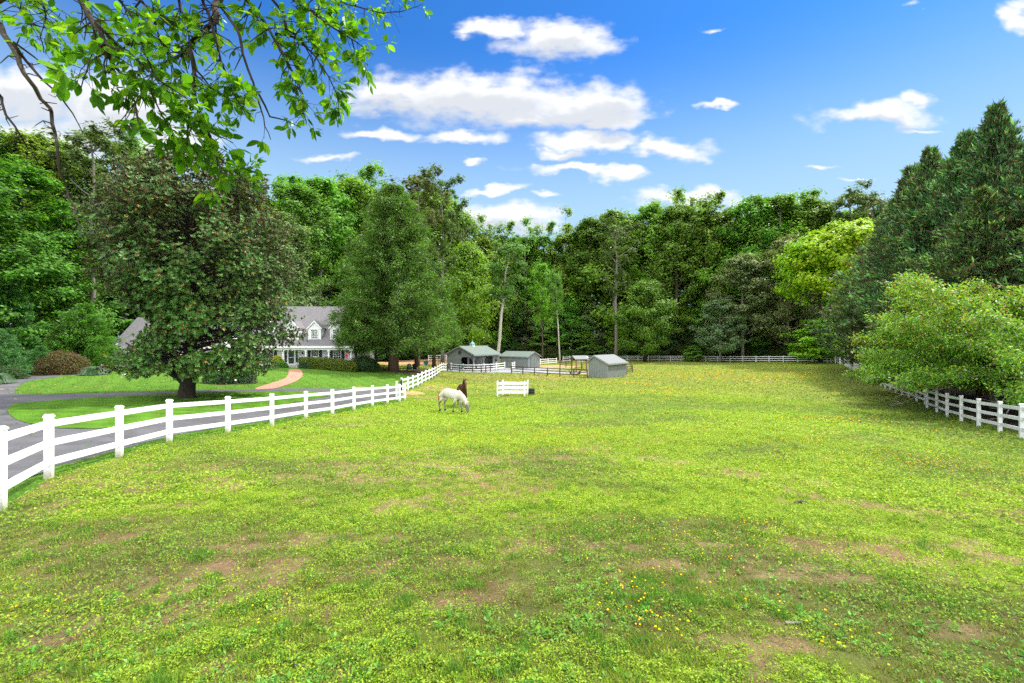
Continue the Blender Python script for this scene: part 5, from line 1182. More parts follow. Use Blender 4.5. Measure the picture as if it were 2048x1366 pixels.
# arching ornamental grass
def grass_clump(loc, label, seed, n=2600, h=.72, L=1.0):
    global rng; rng = np.random.default_rng(seed); t = empty('ornamental_grass', loc, 0, label, 'plant')
    a = rng.uniform(0, 6.28, n); l = L*rng.uniform(.25, 1.15, n); Vs = []
    for k in range(3):
        t0 = k/3; t1 = (k+1)/3
        f = lambda s: np.stack([np.cos(a)*(.1+l*s), np.sin(a)*(.1+l*s), h*np.sin(np.pi*np.minimum(1, .15+.8*s))*rz_], 1)
        rz_ = rng.uniform(.45, 1.15, n) if k == 0 else rz_
        A, B = f(t0), f(t1); S = np.stack([-np.sin(a), np.cos(a), a*0], 1)*.016*(1.2-t0)
        Vs.append(np.stack([A-S, A+S, B+S*.6, B-S*.6], 1).reshape(-1, 3))
    V = np.concatenate(Vs); np_mesh('blades', V, np.arange(len(V)).reshape(-1, 4), 4, M_leaf_soft, t, col=np.repeat(pal(len(V)//4, [(.045,.14,.035),(.08,.20,.05),(.03,.09,.025)]), 4, 0))
grass_clump(onG(188, 41.5), 'arching clump of ornamental grass at the end of the drive', 63)
grass_clump(onG(-10, 33), 'ornamental grass tuft at the left edge of the drive', 64, 1500)
def fern():
    global rng; rng = np.random.default_rng(65); n = 500; a = rng.uniform(0, 6.28, n); e = rng.uniform(-.2, 1.4, n); l = rng.uniform(.3, .65, n)
    D = np.stack([np.cos(a)*np.cos(e), np.sin(a)*np.cos(e), np.sin(e)], 1); V, _ = leafquads(np.zeros((n, 3))+np.array([0, 0, .55])+D*.1, unit(D), unit(np.array([0, 0, 1.])-D*.3+rng.normal(0, .2, (n, 3))), l, l*.16)
    np_mesh('fronds', V, np.arange(4*n).reshape(n, 4), 4, M_leaf, pt, col=np.repeat(pal(n, [(.03,.09,.02),(.05,.13,.03)]), 4, 0))
fern()

# ---------------- magnolia in the lawn island
def magnolia():
    random.seed(71); global rng; rng = np.random.default_rng(71)
    g_ = G(374, 796); H = (683-306)/F*g_.y - g_.z; Rm = 7.1
    t = empty('magnolia', g_, 0, 'big round magnolia with glossy dark leaves and rusty undersides on the lawn island', 'tree')
    tb = MB(); tb.tube([(0, 0, -.3), (-.02, 0, .25), (.03, .05, .9), (.12, 0, 1.8), (.3, 0, 4), (.1, .2, 8), (0, 0, H*.85)], [.66, .45, .40, .38, .3, .2, .05], 12)
    tb.tube([(0, 0, .8), (-.45, 0, 1.2), (-1.2, -.2, 1.75), (-2.2, -.3, 2.5), (-3.4, -.3, 3.3)], [.26, .2, .15, .1, .04], 8)
    tips = []
    ZL = [0, 1.5, 2.5, 3.3, 4.4, 5.3, 7, 9, 11, 12.5, 13.6, 14.4, H]; RL = [3.8, 4.8, 4.9, 3.3, 2.2, 3.4, 5.9, 6.2, 6.2, 5.1, 3.5, 2.0, .3]
    ZR = [0, 1.5, 3.0, 4.2, 5.5, 8, 11, 12.5, 13.6, 14.6, H]; RRt = [4.0, 5.2, 5.7, 6.9, 5.9, 6.1, 6.1, 5.0, 4.2, 2.6, .8]
    def prof(z, az): c = .5+.5*math.cos(az+2.53); return .78*float(np.interp(z, ZL, RL))*c+1.0*float(np.interp(z, ZR, RRt))*(1-c)
    nb = 300
    for i in range(nb):
        f = (i+.5)/nb; z0 = .9+(H-1.6)*f**.95; az = i*2.39996+random.uniform(-.3, .3)
        zt = z0+random.uniform(-.6, 1.2) if z0 > 3 else max(1.7, z0*random.uniform(.7, 1.2)); zt = min(zt, H-.3)
        rt = prof(max(.9, zt), az)*random.uniform(.70, 1.08); st = Vector((.12, 0, min(z0*.85+.3, H*.82))); en = Vector((math.cos(az)*rt, math.sin(az)*rt, zt))
        m1 = st.lerp(en, .4)+Vector((0, 0, .35)); m2 = st.lerp(en, .75)+Vector((0, 0, .25))
        tb.tube([st, wob(m1, .3), wob(m2, .3), en], [.07*(1-f*.5), .05*(1-f*.5), .025, .01], 5, cap=False)
        nt_ = int(92*(.55+.6*rt/7))
        for k in range(nt_):
            s = random.uniform(.42, 1.04)**.6; b_ = st.lerp(en, s); sp_ = .32+.55*s
            q = b_+Vector((random.gauss(0, sp_*.55), random.gauss(0, sp_*.55), random.gauss(0, sp_*.38)))
            rr = math.hypot(q.x, q.y)
            if q.z < 1.45+.3*math.sin(q.x*1.7)+.25*(rr < 3) or rr > prof(q.z, math.atan2(q.y, q.x))*(.96+.13*math.sin(az*5+q.z*1.3)): continue
            tips.append(tuple(q))
    T = np.array(tips); n = len(T); nl = 8
    o = unit(T-np.array([0, 0, 5.0])); ax = unit(o+np.array([0, 0, .35])+rng.normal(0, .35, (n, 3)))
    e1 = unit(np.cross(ax, rng.normal(0, 1, (n, 3)))); e2 = np.cross(ax, e1)
    ph = (np.arange(nl)*2*math.pi/nl)[None, :, None]+rng.uniform(0, 6.28, (n, 1, 1)); op = rng.uniform(.6, 1.25, (n, nl, 1))
    D = unit((ax[:, None]*np.cos(op)+(e1[:, None]*np.cos(ph)+e2[:, None]*np.sin(ph))*np.sin(op)).reshape(-1, 3))
    A = np.repeat(ax, nl, 0); N = unit(A-D*(A*D).sum(1, keepdims=True)+rng.normal(0, .12, D.shape))
    l = rng.uniform(.13, .23, n*nl); V, _ = leafquads(np.repeat(T, nl, 0), D, N, l, l*.40, .5, .1)
    c = pal(n*nl, [(.04,.135,.022),(.06,.18,.03),(.09,.23,.04),(.10,.18,.035),(.025,.075,.016)], var=.3)
    k = rng.uniform(0, 1, n*nl); hi = np.repeat(sstep(T[:, 2]/H, .35, .9), nl)
    br = k < (.05+.15*hi); c[br] = pal(int(br.sum()), [(.13,.06,.025),(.18,.085,.04),(.10,.05,.03)])
    yl = (k > .992); c[yl] = pal(int(yl.sum()), [(.55,.25,.03),(.6,.16,.03),(.5,.35,.05)])
    tb.build('trunk', M_barkd, t, smooth=True)
    np_mesh('crown', V, np.arange(4*n*nl).reshape(-1, 4), 4, M_mag, t, col=np.repeat(np.clip(c, .003, .9), 4, 0))
magnolia()

# ---------------- cherry trees along the right fence
def cherry(key, seed, H, Rr, nb, n_per, label, px, Z, rz=0, L=.13):
    random.seed(seed); global rng; rng = np.random.default_rng(seed)
    g_ = onG(px, Z); t = empty('cherry_tree', g_, rz, label, 'tree', 'cherry trees along the right fence')
    tb = MB(); tb.tube([(0, 0, -.3), (.05, 0, .6), (-.05, .05, 1.3)], [.26, .2, .17], 9)
    P_, D_ = [], []
    for i in range(nb):
        az = i*2.39996+random.uniform(-.3, .3); f = ((i+.5)/nb); e0 = 1.25-.95*f**.8+random.uniform(-.1, .1)
        Lm = (H-1.2)*.95/max(.5, math.sin(e0)) if e0 > .95 else Rr*random.uniform(.85, 1.15)*1.05
        Lm = min(Lm, Rr*1.5)
        lp = limb_pts((0, 0, 1.2), az, e0, e0-(.95 if e0 < .8 else .5), Lm, 7, .12)
        tb.tube(lp, [.10, .085, .07, .055, .04, .03, .02, .012], 6, cap=False)
        for s in range(2, 8):
            for q in range(3):
                sp_ = limb_pts(lp[s], az+random.uniform(-1.3, 1.3), random.uniform(-.35, .7), random.uniform(-.6, .3), random.uniform(.6, 1.5), 3, .15)
                tb.tube(sp_, [.02, .014, .01, .006], 4, cap=False)
                for a_, b_ in zip(sp_[:-1], sp_[1:]):
                    for u_ in (0.0, .33, .66): P_.append(tuple(a_.lerp(b_, u_))); D_.append(tuple((b_-a_).normalized()))
    P_ = np.array(P_); D_ = np.array(D_); N_ = len(P_); n = N_*n_per
    pos = np.repeat(P_, n_per, 0)+rng.normal(0, .21, (n, 3)); keep = pos[:, 2] > 1.75+.25*np.sin(pos[:, 0]*1.3); 
    dr = unit(np.repeat(D_, n_per, 0)*.6+rng.normal(0, .6, (n, 3))+np.array([0, 0, -.35])); nm = unit(np.array([0, 0, .9])+rng.normal(0, .45, (n, 3)))
    l = L*rng.uniform(.6, 1.25, n); hgt = sstep(pos[:, 2]/H, .3, .95)
    c = pal(n, [(.10,.25,.022),(.15,.33,.03),(.20,.39,.045),(.045,.12,.015)], var=.2); k = rng.uniform(0, 1, n)
    yg = k < .25+.3*hgt; c[yg] = pal(int(yg.sum()), [(.24,.34,.03),(.30,.38,.04)])
    og = k < .02+.07*hgt; c[og] = pal(int(og.sum()), [(.42,.16,.04),(.36,.20,.05),(.30,.10,.04)])
    V, _ = leafquads(pos[keep], dr[keep], nm[keep], l[keep], l[keep]*.5)
    tb.build('trunk', M_barkg, t, smooth=True)
    np_mesh('crown', V, np.arange(len(V)).reshape(-1, 4), 4, M_leaf, t, col=np.repeat(np.clip(c[keep], .003, .9), 4, 0))
cherry('c1', 81, 6.3, 5.4, 34, 22, 'leafy cherry tree over the fence, farthest and smallest of the row', 1892, 37.5, L=.23)
cherry('c2', 82, 9.0, 6.6, 42, 21, 'leafy cherry tree over the fence with orange young leaves, middle of the row', 1985, 30.5, L=.20)
cherry('c3', 83, 9.2, 6.4, 42, 21, 'leafy cherry tree with orange tips, nearest one at the right edge', 2098, 24.0, L=.17)
cherry('c4', 84, 7.6, 5.2, 22, 7, 'leafy cherry tree standing beyond the right edge', 2330, 21.0)

# ---------------- the overhanging tree, its trunk outside the picture at the left
ZS = 2.2756
BR = {  # limbs: enlarged-photo coordinates, depth in metres, thickness, leafiness
 'A': ([(-60,30),(0,120),(60,225),(110,340),(190,450),(245,520),(250,640),(260,760),(290,840),(335,950),(370,1040)], 2.3, .019, .02),
 'A2': ([(60,195),(120,280),(200,370),(270,430),(330,520),(378,605)], 2.25, .011, .03),
 'A3': ([(-40,380),(0,440),(30,520),(90,620),(130,670),(175,745)], 2.1, .010, .0),
 'A4': ([(60,190),(160,260),(250,330),(310,355)], 2.25, .007, .0),
 'H': ([(190,-60),(200,0),(210,80),(190,170),(200,240)], 2.4, .009, .7),
 'H2': ([(60,-60),(70,0),(100,60),(150,110),(260,150),(300,200)], 2.5, .009, .8),
 'B': ([(350,-80),(370,0),(430,100),(480,200),(520,290),(580,390),(620,500),(645,625)], 2.2, .020, .6),
 'B2': ([(430,100),(560,220),(660,305),(740,380),(830,430),(900,480)], 2.15, .010, .9),
 'B3': ([(480,200),(420,240),(395,320),(370,400)], 2.1, .008, .9),
 'C': ([(1010,-90),(1000,0),(985,70),(950,120),(900,190),(860,240),(790,270),(735,325)], 2.5, .030, .35),
 'C2': ([(870,230),(880,330),(880,430),(910,520),(950,620),(980,700),(1010,770),(1080,865)], 2.4, .017, .9),
 'C3': ([(880,430),(860,520),(855,600),(840,700)], 2.35, .009, .8),
 'D': ([(900,-60),(930,20),(960,90),(985,200),(1020,330),(1060,420),(1117,522)], 2.35, .012, .55),
 'E': ([(980,-60),(1010,30),(1080,130),(1110,250),(1150,380),(1180,480),(1210,570),(1232,635)], 2.5, .014, .25),
 'E2': ([(1180,430),(1230,530),(1300,550),(1370,582)], 2.5, .008, .05),
 'F': ([(1080,-60),(1120,0),(1200,90),(1250,180),(1310,290),(1360,370),(1380,460),(1395,560)], 2.6, .016, .95),
 'F2': ([(1250,150),(1340,165),(1440,260),(1500,350),(1540,440),(1550,540)], 2.65, .010, 1.0),
 'G': ([(1280,-60),(1330,0),(1440,70),(1540,140),(1620,190),(1700,250)], 2.8, .012, 1.0),
 'G2': ([(1430,-60),(1500,0),(1620,30),(1740,60),(1850,50),(1925,20)], 3.4, .010, .9),
 'G3': ([(1600,180),(1625,270),(1640,325)], 2.8, .006, .6),
 'I': ([(580,-60),(640,0),(700,50),(760,110),(800,100),(870,150)], 2.4, .012, .5),
 'I2': ([(700,50),(720,160),(760,240),(860,240)], 2.3, .008, .4),
 'J': ([(500,-60),(560,20),(620,100),(650,190),(640,260)], 2.3, .009, .9),
 'K': ([(800,-60),(820,40),(860,130),(870,230)], 2.45, .012, .35),
 'L': ([(1200,-60),(1290,60),(1300,130),(1380,190),(1430,300)], 2.7, .012, .9),
 'M': ([(640,190),(700,330),(690,430),(760,560),(800,640)], 2.25, .008, 1.0),
 'N': ([(880,300),(960,400),(1040,450),(1100,440)], 2.35, .007, .9),
 'O': ([(980,700),(1040,760),(1120,820)], 2.4, .006, 1.0),
 'Q': ([(910,520),(1000,620),(1060,650)], 2.35, .006, 1.0),
}
def overhang():
    random.seed(91); global rng; rng = np.random.default_rng(91)
    base = Vector((-3.6, -1.8, hz(-3.6, -1.8)))
    t = empty('overhanging_fruit_tree', base, 0, 'fruit tree branches hanging into the top left of the picture', 'tree')
    def pp(q, Z): px, py = q[0]/ZS, q[1]/ZS; return Vector(((px-1024)/F*Z, Z, (683-py)/F*Z))-base
    tb = MB(); tb.tube([(0, 0, -.3), (0, .05, .8), (.1, .1, 1.9), (.5, .5, 3.0)], [.24, .19, .16, .13], 10)
    hub = Vector((.5, .5, 3.0)); tb.build('trunk', M_moss, t, smooth=True)
    # high limbs out of the picture that carry the hanging branches
    groups = [((-1.6, 2.25, 2.15), ['A', 'H', 'H2', 'B', 'J']), ((-.5, 2.4, 2.15), ['I', 'C', 'K', 'D', 'E']), ((.35, 2.7, 2.3), ['F', 'L', 'G', 'G2'])]
    for tgt, keys in groups:
        tg = Vector(tgt)-base; mid = hub.lerp(tg, .5)+Vector((0, 0, .35)); lb = MB(); lb.tube([hub, mid, tg], [.12, .075, .045], 8)
        for k in keys: lb.tube([tg.lerp(mid, .15), tg.lerp(pp(BR[k][0][0], BR[k][1]), .5)+Vector((0, 0, .08)), pp(BR[k][0][0], BR[k][1])], [.035, BR[k][2]*1.3, BR[k][2]], 6, cap=False)
        lb.build('limb', M_moss, t, smooth=True)
    C_, D_, Nn, LL = [], [], [], []
    for key, (pts, Z, r, leafy) in BR.items():
        P_ = []
        for i in range(len(pts)-1):
            a = pp(pts[i], Z+.06*math.sin(i*1.7)); b = pp(pts[i+1], Z+.06*math.sin((i+1)*1.7)); n = max(2, int((b-a).length/.06))
            for k in range(n): P_.append(a.lerp(b, k/n)+Vector([random.uniform(-1, 1)*r*.45 for _ in range(3)]))
        P_.append(b); m_ = len(P_); r *= .74; rad = [max(.0022, r*(1-.85*k/m_)) for k in range(m_)]
        bb = MB(); bb.tube(P_, rad, 6)
        # knobbly spurs and twigs
        for k in range(2, m_-1):
            rep = 1 if leafy < .3 else 4
            for _ in range(rep):
                if random.random() > (.55 if leafy < .3 else .85): continue
                d = (P_[k+1]-P_[k-1]).normalized(); s = d.cross(Vector((random.uniform(-1, 1), random.uniform(-1, 1), random.uniform(-1, 1)))).normalized()
                ln = random.uniform(.025, .10) if leafy < .3 else random.uniform(.035, .16); dir_ = (s*.9+d*.45+Vector((0, 0, -.15))).normalized()
                q1 = P_[k]+dir_*ln*.5+Vector((0, 0, random.uniform(-.01, .01))); q2 = P_[k]+dir_*ln+Vector((random.uniform(-.02, .02), random.uniform(-.02, .02), random.uniform(-.03, .02)))
                tr_ = min(rad[k]*.5, .004); bb.tube([P_[k], q1, q2], [tr_, tr_*.8, tr_*.5], 4)
                if random.random() < .6:
                    q3 = q1+Vector((random.uniform(-1, 1), random.uniform(-1, 1), random.uniform(-1, 1)))*.03; bb.tube([q1, q3], [tr_*.7, tr_*.5], 4)
                if random.random() < leafy:
                    nlv = random.choice((5, 6, 7, 8)); ph = random.uniform(0, 6.28)
                    for j in range(nlv):
                        a_ = ph+j*2.4; e_ = random.uniform(.35, 1.25); ax = dir_; u1 = ax.cross(Vector((.2, .3, 1))).normalized(); u2 = ax.cross(u1)
                        D = (ax*math.cos(e_)+(u1*math.cos(a_)+u2*math.sin(a_))*math.sin(e_)+Vector((0, 0, -.25))).normalized()
                        base_ = q2.lerp(q1, random.uniform(0, .6))+D*.012
                        C_.append(base_); D_.append(D); LL.append(random.choice((.6, .8, 1, 1))*random.uniform(.04, .078)*(1.0 if key != 'G2' else .85))
        bb.build('branch', M_moss if r > .009 else M_barkd, t, smooth=True)
    # leaves with a midrib fold and a curved tip (eight corners each)
    C_ = np.array([tuple(c) for c in C_]); D_ = unit(np.array([tuple(c) for c in D_])); L_ = np.array(LL); n = len(C_)
    N_ = unit(np.array([0, -.15, 1.0])+rng.normal(0, .55, (n, 3))); S = unit(np.cross(D_, N_)); N_ = np.cross(S, D_); W_ = L_*rng.uniform(.42, .6, n); cv = rng.uniform(-.05, .22, n)*L_
    prof = [(0, 0), (.18, .32), (.42, .5), (.68, .42), (.88, .2), (1.0, 0)]
    rows = []
    for u_, w_ in prof:
        c0 = C_+D_*(L_*u_)[:, None]-N_*(cv*u_*u_)[:, None]; off_ = S*(W_*w_)[:, None]; lift = N_*(W_*w_*.28)[:, None]
        rows.append((c0, c0+off_+lift, c0-off_+lift))
    Vs = []; 
    for (c0, a0, b0), (c1, a1, b1) in zip(rows[:-1], rows[1:]):
        Vs.append(np.stack([c0, a0, a1, c1], 1)); Vs.append(np.stack([c0, c1, b1, b0], 1))
    V = np.stack(Vs, 1).reshape(-1, 3); c = pal(n, [(.065,.17,.013),(.09,.22,.016),(.14,.30,.02),(.05,.13,.012),(.21,.35,.025)], var=.15)
    col = np.repeat(c, len(Vs)*4, 0)
    np_mesh('foliage', V, np.arange(len(V)).reshape(-1, 4), 4, M_near, t, col=np.clip(col, .003, .9))
overhang()
# ------------------------------------------------------------------ small things in the yard
def adirondack(px, py, rz, label):
    g = G(px, py); c = empty('garden_chair', g, rz, label, 'chair', 'navy garden chairs')
    MB().box((0, .02, .36), (.56, .55, .04), rx=-.18).build('seat', M_navy, c)
    b = MB()
    for k in range(5): b.box((-.24+.12*k, .34, .72-.02*abs(k-2)), (.1, .03, .85-.07*abs(k-2)), rx=-.38)
    b.build('backrest', M_navy, c)
    for s in (-1, 1):
        MB().box((s*.33, 0, .58), (.14, .75, .03)).build('armrest', M_navy, c); MB().box((s*.31, -.28, .29), (.05, .1, .58)).build('leg', M_navy, c); MB().box((s*.31, .2, .26), (.05, .1, .6), rx=-.5).build('leg', M_navy, c)
adirondack(818.5, 743, 3.3, 'dark blue garden chair under the tall conifer, left one of the pair'); adirondack(832, 743, 2.7, 'dark blue garden chair under the tall conifer, right one of the pair')
g = G(851.5, 742); sdh = empty('satellite_dish', g, 0.3, 'small dark dish on a short post behind the white fence', 'dish')
MB().tube([(0, 0, 0), (0, 0, .9)], .03, 6).build('post', M_shedt, sdh)
b = MB(); b.lathe([(.03, 0), (.22, .02), (.34, .07), (.34, .085), (.2, .04), (.02, .03)], seg=16); o = b.build('reflector', M_teal, sdh); o.rotation_euler = (1.3, 0, 0); o.location = (0, -.02, 1.1)
g = G(878, 735); lp = empty('yard_lantern', g, 0, 'black lantern post standing behind the white fence left of the barn', 'lamp post')
MB().tube([(0, 0, 0), (0, 0, 1.7)], .04, 6).build('pole', M_blackm, lp); MB().lathe([(.05, 1.7), (.15, 1.78), (.18, 2.1), (.22, 2.12), (.03, 2.3)], seg=6).build('lantern_head', M_blackm, lp)
g = onG(899.5, 78.5); tr = empty('water_trough', g, 0.1, 'black water trough behind the brown fence near the barn', 'trough')
MB().prism([(-.5, .55), (-.4, 0), (.4, 0), (.5, .55), (.44, .55), (.35, .06), (-.35, .06), (-.44, .55)], -.35, .35, 'y').build('basin', M_black, tr)
MB().b2(-.4, .4, -.3, .3, .38, .40).build('water_surface', M_glass, tr)
for px, Z, lab in ((925.5, 78.7, 'green bucket hung on the barn yard fence, left one'), (952.5, 79.1, 'green bucket hung on the barn yard fence, right one')):
    g = onG(px, Z-.25, .75); bk_ = empty('bucket', g, 0, lab, 'bucket', 'green buckets on the fence')
    MB().lathe([(.16, 0), (.21, .38), (.19, .38)], seg=12).build('pail', M_teal, bk_); MB().tube([(-.2, 0, .38), (0, 0, .58), (.2, 0, .38)], .012, 5).build('handle', M_blackm, bk_)
# timber shelter
g = onG(1158, 80); sh = empty('timber_shelter', g, .35, 'open timber shelter with a small grey roof between the sheds', 'shelter')
for sx in (-1, 1):
    for sy in (-1, 1): MB().b2(sx*1.0-.08, sx*1.0+.08, sy*.85-.08, sy*.85+.08, 0, 2.1).build('post', M_woodo, sh)
b = MB()
for sy in (-1, 1): b.b2(-1.15, 1.15, sy*.85-.05, sy*.85+.05, 2.1, 2.25)
b.build('beam', M_woodo, sh)
b = MB()
for s in (-1, 1): b.prism([(s*1.25, 2.1), (0, 2.75), (0, 2.83), (s*1.25, 2.18)], -1.25, 1.25, 'x') if False else b.prism([(s*1.15, 2.15), (0, 2.75), (0, 2.83), (s*1.15, 2.23)], -1.35, 1.35, 'x')
b.build('roof', M_roofgrey, sh)
b = MB(); b.b2(-.9, .9, -.06, .06, .75, .85); b.b2(-.9, .9, .55, .65, .35, .45); b.b2(-.9, .9, -.65, -.55, .35, .45); b.build('rail', M_woodo, sh)
for k in range(3):
    MB().lathe([(.13, 0), (.16, .3), (.05, .38)], (-.55+.5*k, -.3, 1.65), 8).build('hanging_basket', M_trim, sh)
g = onG(1150, 74); hf = empty('hay_feeder', g, .1, 'low dark hay trough lying in front of the timber shelter', 'feeder')
MB().prism([(-.9, .5), (-.7, 0), (.7, 0), (.9, .5), (.8, .5), (.62, .08), (-.62, .08), (-.8, .5)], -.5, .5, 'y').build('basin', M_black, hf)
MB().b2(-.78, .78, -.45, .45, .3, .36).build('hay', M_soil, hf)
g = onG(1173.5, 100); bh = empty('birdhouse', g, 0, 'small white birdhouse on a pole just left of the lone grey shed roof', 'birdhouse')
MB().tube([(0, 0, 0), (0, 0, 1.0)], .04, 6).build('pole', M_trim, bh); MB().b2(-.25, .25, -.25, .25, 1.0, 1.5).build('box', M_trim, bh); MB().lathe([(.4, 1.5), (.02, 1.85)], seg=4).build('roof', M_trim, bh)
g = onG(1120, 82); gp = empty('hitching_post', g, 0, 'tall dark wooden post behind the brown board fence', 'post')
MB().b2(-.08, .08, -.08, .08, -.1, 1.9).build('shaft', M_wood, gp); MB().b2(-.1, .1, -.1, .1, 1.9, 1.95).build('post_cap', M_wood, gp)

# sticks and droppings
M_dung = simple('dung', (0.06, 0.062, 0.03), 0.95, 0.4, 14.0)
for k, (pts, lab) in enumerate((([(1570,1250),(1582,1251.5),(1603,1251)], 'grey stick lying in the grass at the lower right'), ([(584,1333),(606,1341),(631,1352)], 'brown twig on bare soil at the bottom left'))):
    gs = [G(*q) for q in pts]; o0 = gs[0]; b = MB(); b.tube([gg-o0+Vector((0, 0, .022)) for gg in gs], [.010, .011, .008] if k == 0 else [.006, .005, .003], 6)
    o = b.build('stick', M_barkg if k == 0 else M_bark); o.location = o0; tag(o, lab, 'stick')
for px, py, s, lab in ((1442,901,.22,'dark dung heap in the middle of the grass, left of the flowers'), (1555,905,.22,'low dark dung heap beside the greener patch on the right'), (1298,922,.28,'dark dung heap in a worn hollow right of the middle'), (1600,1007,.22,'dark clod among yellow flowers on the right'), (1294,753.5,.25,'dark clod near the brown fence right of the lone shed'), (1310,778,.22,'small dark clod in the far grass right of the shed')):
    g = G(px, py); b = MB(); r0 = random.Random(px)
    for k in range(9):
        a_ = r0.uniform(0, 6.28); q = s*r0.uniform(0, .45); rr = s*r0.uniform(.12, .24)
        b.lathe([(rr*.6, -.01), (rr, rr*.3), (rr*.7, rr*.65), (rr*.15, rr*.8)], (q*math.cos(a_), q*math.sin(a_)*.8, r0.uniform(0, .03)), 7)
    o = b.build('dung_heap', M_dung); o.location = g; tag(o, lab, 'dung', 'dung heaps in the paddock')

# ------------------------------------------------------------------ horses
def skinned(name, mat, nodes, edges, parent=None, sub=2, root=0):
    me = bpy.data.meshes.new(name); me.from_pydata([n[0] for n in nodes], edges, []); me.update(); me.materials.append(mat)
    o = bpy.data.objects.new(name, me); link(o)
    if parent: o.parent = parent
    md = o.modifiers.new('skin', 'SKIN'); md.use_smooth_shade = True; md.branch_smoothing = 0.6
    sv = me.skin_vertices[0].data
    for i, n in enumerate(nodes):
        r = n[1]; sv[i].radius = r if isinstance(r, tuple) else (r, r); sv[i].use_root = (i == root)
    s = o.modifiers.new('subdivision', 'SUBSURF'); s.levels = sub; s.render_levels = sub
    for p_ in me.polygons: p_.use_smooth = True
    return o
def coat(name, body, dark, dscale=3.0, legz=.55, fleck=None):
    m, nt, out = new_mat(name)
    tc = NN(nt, 'ShaderNodeTexCoord').outputs['Object']; z = NN(nt, 'ShaderNodeSeparateXYZ', ins={0: tc}).outputs[2]
    n1 = NN(nt, 'ShaderNodeTexNoise', ins={'Vector': tc, 'Scale': dscale, 'Detail': 5.0}).outputs[0]
    k = SMOOTH(nt, MATH(nt, 'SUBTRACT', legz+.15, MATH(nt, 'ADD', z, MATH(nt, 'MULTIPLY', n1, .2))), -.12, .12)
    c = MIX(nt, n1, tuple(x*.85 for x in body), tuple(min(1, x*1.12) for x in body)); c = MIX(nt, k, c, dark)
    if fleck:
        n2 = NN(nt, 'ShaderNodeTexNoise', ins={'Vector': tc, 'Scale': 22.0, 'Detail': 3.0}).outputs[0]
        c = MIX(nt, MATH(nt, 'MULTIPLY', SMOOTH(nt, n2, .58, .66), .5), c, fleck)
    p = NN(nt, 'ShaderNodeBsdfPrincipled', ins={'Base Color': c, 'Roughness': 0.5, 'Specular IOR Level': 0.3}); nt.links.new(p.outputs[0], out.inputs[0]); return m
M_grey = coat('grey_coat', (0.56, 0.52, 0.47), (0.17, 0.145, 0.13), legz=.62, fleck=(0.36, 0.24, 0.18)); M_bay = coat('bay_coat', (0.062, 0.018, 0.010), (0.010, 0.008, 0.008), legz=.6)
M_maneb = simple('black_mane', (0.012, 0.01, 0.012), .6); M_manew = simple('pale_mane', (0.58, 0.50, 0.44), .7); M_tail = simple('rusty_tail', (0.42, 0.17, 0.06), .7, .3)
M_hoof = simple('hoof', (0.30, 0.25, 0.2), .6); M_wrap = simple('leg_wrap', (0.02, 0.016, 0.02), .8, .3)
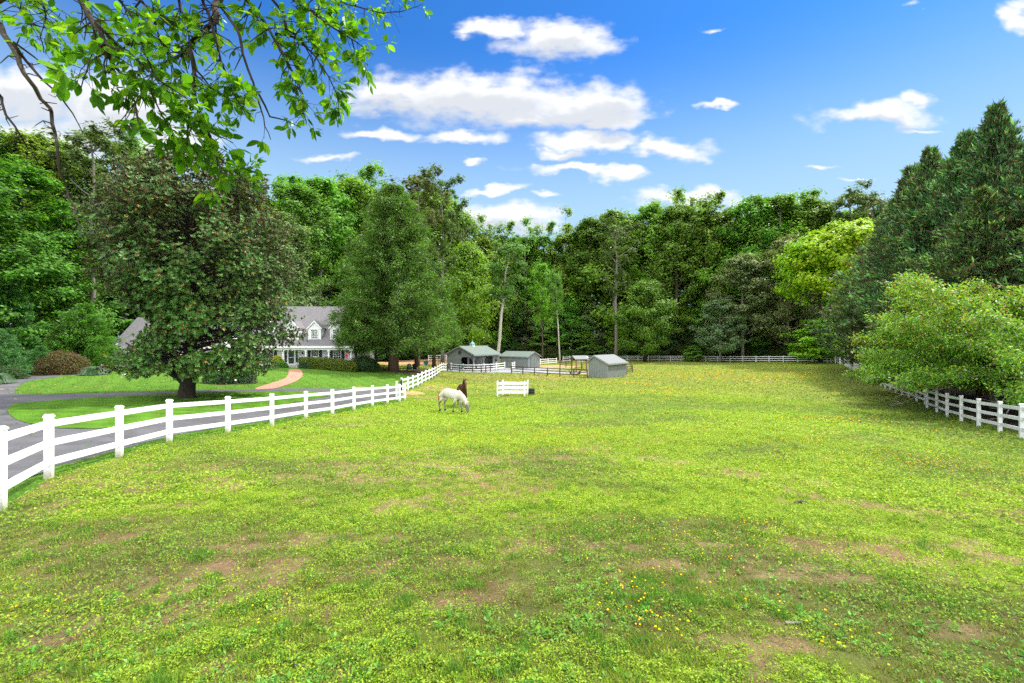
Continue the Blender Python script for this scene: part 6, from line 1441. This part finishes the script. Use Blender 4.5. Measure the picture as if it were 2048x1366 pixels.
def horse(name, loc, rz, label, mat, graze, mane, tail, wraps, legs, hoofmat, muzzle, scale=1.0):
    h = empty(name, loc, rz, label, 'horse'); h.scale = (scale,)*3
    N = [((-.18, 0, 1.16), (.30, .35)), ((-.62, 0, 1.22), (.31, .345)), ((-.82, 0, 1.10), (.20, .23)), ((.22, 0, 1.14), (.30, .37)), ((.55, 0, 1.15), (.26, .35))]
    E = [(0, 1), (1, 2), (0, 3), (3, 4)]
    def chain(start, lst):
        p = start
        for q in lst: N.append(q); E.append((p, len(N)-1)); p = len(N)-1
        return p
    if graze:
        head = chain(4, [((.78, 0, 1.13), (.18, .27)), ((.97, 0, .93), (.14, .21)), ((1.12, 0, .74), (.11, .165)), ((1.20, .0, .62), (.10, .135)), ((1.25, 0, .45), (.10, .15)), ((1.30, 0, .27), (.07, .10)), ((1.31, 0, .14), (.052, .068)), ((1.31, 0, .08), (.045, .055))])
        ears = [((1.25, s*.055, .66), (1.335, s*.085, .80)) for s in (-1, 1)]; eye = [(1.335, s*.078, .46) for s in (-1, 1)]
        mane_p = [(.62, 0, 1.42), (.82, 0, 1.30), (1.03, 0, 1.06), (1.19, 0, .84), (1.28, 0, .72)]
    else:
        head = chain(4, [((.75, 0, 1.34), (.16, .23)), ((.86, 0, 1.52), (.12, .18)), ((.95, 0, 1.68), (.09, .13)), ((1.03, 0, 1.74), (.09, .11)), ((1.16, 0, 1.64), (.088, .115)), ((1.28, 0, 1.46), (.065, .085)), ((1.36, 0, 1.33), (.055, .068)), ((1.39, 0, 1.27), (.045, .055))])
        ears = [((.99, s*.055, 1.80), (1.0, s*.08, 1.97)) for s in (-1, 1)]; eye = [(1.17, s*.082, 1.67) for s in (-1, 1)]
        mane_p = [(.55, 0, 1.44), (.68, 0, 1.58), (.80, 0, 1.74), (.92, 0, 1.84), (1.04, 0, 1.84)]
    for (root, pts) in legs:
        chain(root, pts)
    body = skinned('body', mat, N, E, h)
    for e in ears:
        b = MB(); b.tube([e[0], tuple((Vector(e[0])*.5+Vector(e[1])*.5)), e[1]], [.03, .034, .006], 6); b.build('ear', muzzle if not graze else mat, h, smooth=True)
    for e in eye: MB().lathe([(.004, -.016), (.015, -.008), (.018, 0), (.015, .008), (.004, .016)], e, 8).build('eye', M_black, h, smooth=True)
    b = MB(); L_ = len(mane_p)
    for k in range(L_-1):
        a_ = Vector(mane_p[k]); c_ = Vector(mane_p[k+1]); b.tube([a_-Vector((0, 0, .02)), c_-Vector((0, 0, .02))], .035, 6)
        for m_ in range(5):
            q = a_.lerp(c_, m_/5); b.tube([q, q+Vector((.0, -.10, -.06)), q+Vector((-.02, -.13, -.22))], [.02, .022, .006], 5)
    b.build('mane', mane, h, smooth=True)
    b = MB(); b.tube([(-.95, 0, 1.30), (-1.05, 0, 1.12), (-1.06, .01, .85), (-1.03, .0, .6), (-1.02, 0, .45)], [.035, .055, .07, .055, .012], 7); b.build('tail', tail, h, smooth=True)
    for (root, pts) in legs:
        f = Vector(pts[-1][0]); k = Vector(pts[-2][0])
        b = MB(); b.lathe([(.062, -.035), (.05, .045)], (f.x+.015, f.y, 0.035), 10); b.build('hoof', hoofmat, h, smooth=False)
        if wraps:
            b = MB(); a_ = k.lerp(f, -.0); d_ = (f-k); b.tube([k+d_*.05, k+d_*.4, k+d_*.9], [.078, .072, .078], 9); b.build('leg_wrap', M_wrap, h, smooth=True)
    b = MB(); mz = Vector(N[head][0]); pr = Vector(N[head-1][0]); b.tube([pr.lerp(mz, .6), mz+(mz-pr).normalized()*.02, mz+(mz-pr).normalized()*.045], [.061, .06, .02], 9); b.build('muzzle', muzzle, h, smooth=True)
    return h
def hind(y, dx=0): return (1, [((-.70+dx*.3, y*.9, .98), (.15, .17)), ((-.66+dx*.7, y, .78), (.09, .12)), ((-.86+dx, y, .52), (.052, .065)), ((-.82+dx, y, .42), (.045, .05)), ((-.80+dx, y, .15), (.035, .04)), ((-.76+dx, y, .06), (.04, .04))])
def fore(y, dx=0, sp=0): return (4, [((.52+dx*.25, y*.85, .92), (.11, .14)), ((.50+dx*.5, y, .72), (.07, .085)), ((.50+dx*.8, y, .46), (.05, .055)), ((.49+dx*.95, y, .40), (.042, .045)), ((.49+dx, y, .15), (.034, .036)), ((.52+dx*1.05, y, .06), (.04, .04))])
hp_ = G(902, 826)
horse('horse', (at(903, hp_.y+.15), hp_.y+.15, hz(at(903, hp_.y), hp_.y)), R(-34), 'white grey horse with dark leg wraps, head down grazing', M_grey, True, M_manew, M_tail, True,
      [hind(-.15, -.05), hind(.16, .12), fore(-.15, -.22), fore(.15, .20)], M_hoof, simple('grey_muzzle', (.16, .14, .14), .6))
bp = G(926, 815)
horse('horse', (at(924.5, bp.y+.9), bp.y+.9, hz(at(924.5, bp.y+.9), bp.y+.9)), R(-74), 'dark bay horse behind the white one, head up, facing the camera', M_bay, False, M_maneb, M_maneb, False,
      [hind(-.16), hind(.16, .1), fore(-.16, .05), fore(.16, -.03)], M_black, simple('dark_muzzle', (.012, .01, .01), .5), 1.07)
